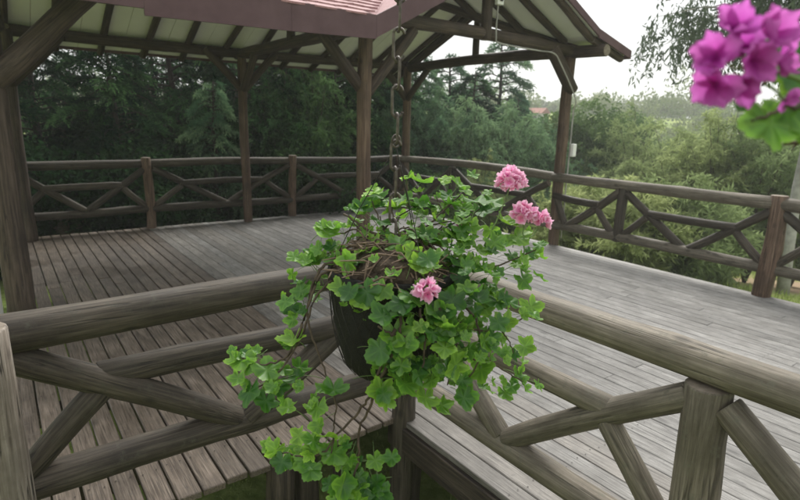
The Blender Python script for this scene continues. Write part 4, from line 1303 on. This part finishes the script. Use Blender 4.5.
for pts, r0, r1 in (
    ([(352, 262, 0.03), (325, 262, 0.05), (312, 285, 0.06), (303, 320, 0.08), (288, 350, 0.09), (262, 360, 0.09), (240, 352, 0.08)], 0.0040, 0.0016),
    ([(350, 265, 0.04), (322, 272, 0.06), (308, 310, 0.08), (318, 345, 0.10), (330, 378, 0.11)], 0.0034, 0.0014),
    ([(346, 268, 0.04), (318, 290, 0.07), (300, 335, 0.09), (275, 372, 0.10), (252, 384, 0.10)], 0.0030, 0.0014),
    ([(402, 300, 0.15), (398, 330, 0.16), (378, 375, 0.15), (362, 400, 0.13), (340, 425, 0.12), (318, 448, 0.12), (290, 448, 0.11), (270, 445, 0.10)], 0.0032, 0.0014),
    ([(395, 320, 0.16), (378, 365, 0.15), (370, 400, 0.13), (359, 425, 0.12), (358, 455, 0.12), (350, 495, 0.12), (352, 530, 0.12)], 0.0032, 0.0016),
    ([(330, 372, 0.11), (336, 400, 0.12), (334, 425, 0.12), (330, 455, 0.12)], 0.0018, 0.0012),
    ([(344, 215, -0.03), (362, 226, 0.0), (385, 238, 0.03), (410, 252, 0.05)], 0.0026, 0.0030),
    ([(378, 318, 0.15), (392, 324, 0.16), (412, 328, 0.16), (430, 330, 0.15)], 0.0020, 0.0018),
    ([(440, 300, 0.12), (470, 322, 0.11), (498, 325, 0.07), (520, 318, 0.04), (531, 310, 0.03)], 0.0026, 0.0014),
    ([(440, 320, 0.12), (470, 350, 0.11), (498, 362, 0.09), (522, 378, 0.06)], 0.0026, 0.0014),
    ([(430, 260, 0.05), (470, 268, 0.05), (505, 262, 0.03), (540, 246, 0.02)], 0.0026, 0.0014),
    ([(498, 325, 0.07), (508, 335, 0.06), (513, 350, 0.06)], 0.0016, 0.0012),
    ([(420, 300, 0.14), (425, 335, 0.16), (420, 370, 0.15)], 0.0028, 0.0014),
    ([(440, 300, 0.13), (455, 335, 0.13), (448, 378, 0.12)], 0.0028, 0.0014),
    ([(455, 290, 0.10), (478, 318, 0.10), (480, 350, 0.11), (468, 374, 0.11)], 0.0028, 0.0014),
):
    stem([px(*p_) for p_ in pts], r0, r1)

# the many small leaves between the large ones: one mass
EV, EF, ET, EM = [], [], [], []
for q_, nr_, tp_, k in EXTRA:
    src = rg.choice(LEAF)
    mw = Matrix.Translation(q_ - plant.location) @ frame(nr_, tp_) @ Matrix.Scale(k, 4)
    o_ = len(EV)
    EV += [mw @ v_.co for v_ in src.vertices]
    sh = rg.uniform(-0.25, 0.2)
    ET += [min(1, max(0, d_.value + sh)) for d_ in src.attributes['tint'].data]
    for pg in src.polygons:
        EF.append(tuple(o_ + i for i in pg.vertices)); EM.append(pg.material_index)
me = mesh('small_leaves', EV, EF, [M['geranium_leaf'], M['petiole']], smooth=True, midx=EM)
at_ = me.attributes.new('tint', 'FLOAT', 'POINT'); at_.data.foreach_set('value', ET)
o = link('small_leaves', me, plant); o['kind'] = 'stuff'

# flower heads
def petal_vf(L, W, rg_, cup=0.35, nu=4, nv=5, off=0.0, edge=0.06):
    V, T, F = [], [], []
    ph = rg_.uniform(0, 6.28)
    for i in range(nv):
        t = i / (nv - 1)
        w = W * (0.18 + 0.95 * math.sin(min(1.0, t * 1.08) ** 0.8 * math.pi * 0.80) ** 0.9) * (0.55 if i == nv - 1 else 1)
        for j in range(nu + 1):
            s = (j / nu - 0.5)
            x_ = L * (t - 0.14 * (2 * s) ** 2 * t * (1.3 if i == nv - 1 else 0.4) + (edge * math.cos(9 * s + ph) if i == nv - 1 else 0))
            z_ = L * (cup * t * t - 0.10 * t + 0.10 * math.sin(7 * s + ph) * t * t + 0.25 * (2 * s) ** 2 * (1 - t) * 0.5)
            V.append(Vector((x_ + off, w * s, z_))); T.append(min(1, t * 1.15 + rg_.uniform(-0.08, 0.08)))
    for i in range(nv - 1):
        for j in range(nu):
            a = i * (nu + 1) + j
            F.append((a, a + 1, a + nu + 2, a + nu + 1))
    return V, T, F

def floret_mesh(seed, np_=7, L=0.0135):
    rg_ = random.Random(seed)
    V, T, F = [], [], []
    for k in range(np_):
        v, t_, f = petal_vf(L * rg_.uniform(0.8, 1.1), L * 0.95, rg_, cup=rg_.uniform(0.2, 0.9), nu=3, nv=4, off=0.001)
        m_ = Matrix.Rotation(2 * math.pi * k / np_ + rg_.uniform(-0.2, 0.2), 4, 'Z') @ Matrix.Rotation(rg_.uniform(-0.7, 0.0), 4, 'Y')
        o_ = len(V)
        V += [m_ @ p_ for p_ in v]; T += t_; F += [tuple(o_ + i for i in q_) for q_ in f]
    me = mesh('floret', V, F, M['pink_petal'], smooth=True)
    at_ = me.attributes.new('tint', 'FLOAT', 'POINT'); at_.data.foreach_set('value', T)
    return me
FLO = [floret_mesh(s) for s in range(5)]
def flower_head(c, r, n_, base, fsc=1.0):
    h = empty('flower_head', c - plant.location, plant)
    for k in range(n_):
        t = (k + 0.5) / n_
        zc = 1 - 1.45 * t
        a = k * 2.399
        d_ = Vector((math.sqrt(max(0, 1 - zc * zc)) * math.cos(a), math.sqrt(max(0, 1 - zc * zc)) * math.sin(a), zc))
        d_ = (d_ + TO * 0.25).normalized()
        link('floret', rg.choice(FLO), h, Matrix.Translation(c + d_ * r * rg.uniform(0.6, 0.85)) @ frame(d_ + rv(0.15), rv()) @ Matrix.Scale(fsc * rg.uniform(0.85, 1.12), 4))
    stem([base, base.lerp(c, 0.55) + rv(0.004), c - Vector((0, 0, 0.004))], 0.0017, 0.0013, mat='petiole', name='flower_stem')
flower_head(px(511, 182, 0.0), 0.031, 18, px(484, 246, 0.0))
flower_head(px(523, 214, 0.02), 0.026, 14, px(524, 262, 0.03))
flower_head(px(541, 220, 0.02), 0.014, 6, px(527, 240, 0.03))
flower_head(px(427, 282, 0.15), 0.019, 8, px(427, 318, 0.14), 1.05)
flower_head(px(456, 229, 0.0), 0.008, 3, px(450, 250, 0.0), 0.7)

# ------------------------------------------------------------------ second basket beside the viewer with a magenta geranium
FC = Vector((0.45, 0.195, 1.707))
def fx(a, b, d=0.0):
    k = 0.4 / 544.4 * (1 - d / 0.4)
    return EYE + Vector((0.5785, 0.7822, -0.2312)) * 0.4 + RT * ((a - 400) * k) + UP * ((250 - b) * k) + TO * d
B2 = fx(985, 150, -0.06)
basket((B2.x, B2.y, B2.z), 0.115, 0.17, 'dark net-wrapped pot hanging beside the viewer at right', 0.22)
chain(B2.x, B2.y, B2.z + 0.237, 2.84, 'steel chain holding the pot beside the viewer')
plant2 = empty('geranium_plant', (B2.x, B2.y, B2.z))
tag(plant2, 'geranium with a large magenta flower close to the viewer at upper right', 'plant')
_pm = {}
def mpetal(a, b, d, L, ang, tilt, twist=0.0, parent=None):
    """one petal: base at (a, b), pointing ang degrees (0 = right, 90 = up) with its face tilted towards the porch"""
    rg_ = random.Random(int(a * 7 + b * 13))
    v, t_, f = petal_vf(L, L * 0.86, rg_, cup=0.28, nu=8, nv=8, edge=0.015)
    me = mesh('petal', v, f, M['magenta_petal'], smooth=True)
    at_ = me.attributes.new('tint', 'FLOAT', 'POINT'); at_.data.foreach_set('value', t_)
    ca, sa = math.cos(math.radians(ang)), math.sin(math.radians(ang))
    dirv = RT * ca + UP * sa + TO * tilt
    nrm = TO * 1.0 + rv(0.25) + (RT * -sa + UP * ca) * twist
    return link('petal', me, parent, Matrix.Translation(fx(a, b, d)) @ frame(nrm, dirv))
hd = empty('flower_head', fx(742, 62) - plant2.location, plant2)
def mfloret(a, b, d, nu_, nv_, L, spin, npet=5, cup=0.35):
    c = fx(a, b, d)
    nrm = (RT * nu_ + UP * nv_ + TO * 1.0).normalized()
    bx_ = nrm.orthogonal().normalized(); by_ = nrm.cross(bx_)
    for k in range(npet):
        an = math.radians(spin + 360 * k / npet + rg.uniform(-10, 10))
        dv = bx_ * math.cos(an) + by_ * math.sin(an)
        rg_ = random.Random(int(a * 7 + b * 13) + k)
        v, t_, f = petal_vf(L * rg_.uniform(0.85, 1.12), L * rg_.uniform(0.68, 0.88), rg_, cup=rg_.uniform(0.15, 0.5), nu=8, nv=8, edge=0.02)
        me = mesh('petal', v, f, M['magenta_petal'], smooth=True)
        at_ = me.attributes.new('tint', 'FLOAT', 'POINT'); at_.data.foreach_set('value', t_)
        link('petal', me, hd, Matrix.Translation(c) @ frame(nrm * (1.0 - cup) - dv * cup + rv(0.12), dv + nrm * (cup + rg.uniform(-0.15, 0.25))))
    stem([c - nrm * 0.001, c.lerp(fx(748, 72, -0.012), 0.6), fx(750, 73, -0.012)], 0.0011, 0.0011, plant2, 'petiole', 'flower_stem')
mfloret(768, 38, 0.010, 0.25, 0.25, 0.0207, 20)
mfloret(735, 30, 0.006, -0.25, 0.55, 0.0198, 50)
mfloret(716, 58, 0.008, -0.7, 0.05, 0.021, 10)
mfloret(716, 84, 0.004, -0.55, -0.5, 0.021, 35)
mfloret(752, 62, 0.016, 0.1, -0.1, 0.019, 0)
mfloret(778, 62, 0.000, 0.7, -0.2, 0.019, 60)
mfloret(745, 50, -0.006, 0.0, 0.4, 0.022, 15)
mfloret(740, 84, -0.004, -0.1, -0.7, 0.018, 5)
mfloret(786, 98, -0.006, 0.5, -0.4, 0.011, 40)
stem([fx(742, 66), fx(765, 74, -0.005), fx(800, 80, -0.01), fx(860, 118, -0.02), B2 + Vector((0, 0, 0.05))], 0.0016, 0.0022, plant2, 'petiole', 'flower_stem')
stem([fx(744, 121, -0.01), fx(760, 119, -0.01), fx(790, 106, -0.01), fx(830, 108, -0.02), fx(900, 125, -0.03), B2 + Vector((0, 0, 0.04))], 0.0010, 0.0022, plant2)
stem([fx(780, 98, -0.01), fx(795, 92, -0.01), fx(840, 104, -0.02), fx(900, 122, -0.03)], 0.0008, 0.0014, plant2, 'petiole', 'flower_stem')
for a, b, d, k, nr, tp in ((770, 122, -0.01, 0.80, (0.1, 0.35, 1.0), (-0.1, -1)), (790, 112, -0.015, 0.7, (-0.3, 0.5, 0.8), (0.3, -1)), (799, 62, -0.03, 0.95, (-0.5, 0.3, 0.9), (-0.4, 0.9)),
                           (803, 95, -0.03, 0.9, (0.2, 0.5, 0.9), (-0.6, -0.5)), (748, 107, -0.02, 0.45, (0.2, 0.6, 0.7), (-0.8, -0.5)), (815, 130, -0.03, 0.9, (0, 0.6, 0.8), (0.2, -1)),
                           (840, 60, -0.03, 1.0, (0, 0.4, 1), (0, 1)), (860, 110, -0.02, 1.0, (0.1, 0.8, 0.6), (0.2, -1)), (900, 90, -0.03, 1.1, (0, 0.8, 0.6), (-0.5, 0.5)), (930, 130, 0.0, 1.0, (0, 0.8, 0.6), (-0.8, -0.5)),
                           (970, 100, -0.06, 1.1, (0, 0.9, 0.3), (0.1, 0.5)), (1010, 90, -0.05, 1.1, (0.2, 0.9, 0.3), (0.9, 0.2)), (960, 160, 0.05, 1.0, (0, 0.5, 0.8), (0, -1))):
    leaf(fx(a, b, d), RT * nr[0] + UP * nr[1] + TO * nr[2], RT * tp[0] + UP * tp[1], k, plant2)

# ------------------------------------------------------------------ haze: the moist air between the deck and the hill
hz, ht, ho = new_mat('haze_air')
pv = N(ht, 'ShaderNodeVolumePrincipled')
pv.inputs['Color'].default_value = (0.97, 0.98, 0.98, 1)
pv.inputs['Density'].default_value = 0.0020
pv.inputs['Anisotropy'].default_value = 0.2
ht.links.new(pv.outputs[0], ho.inputs['Volume'])
v, f = box_vf(-155, 155, -155, 155, -5.2, 12)
tag(link('haze', mesh('haze', v, f, hz)), 'thin pale haze in the air over the valley', 'haze', kind='stuff')
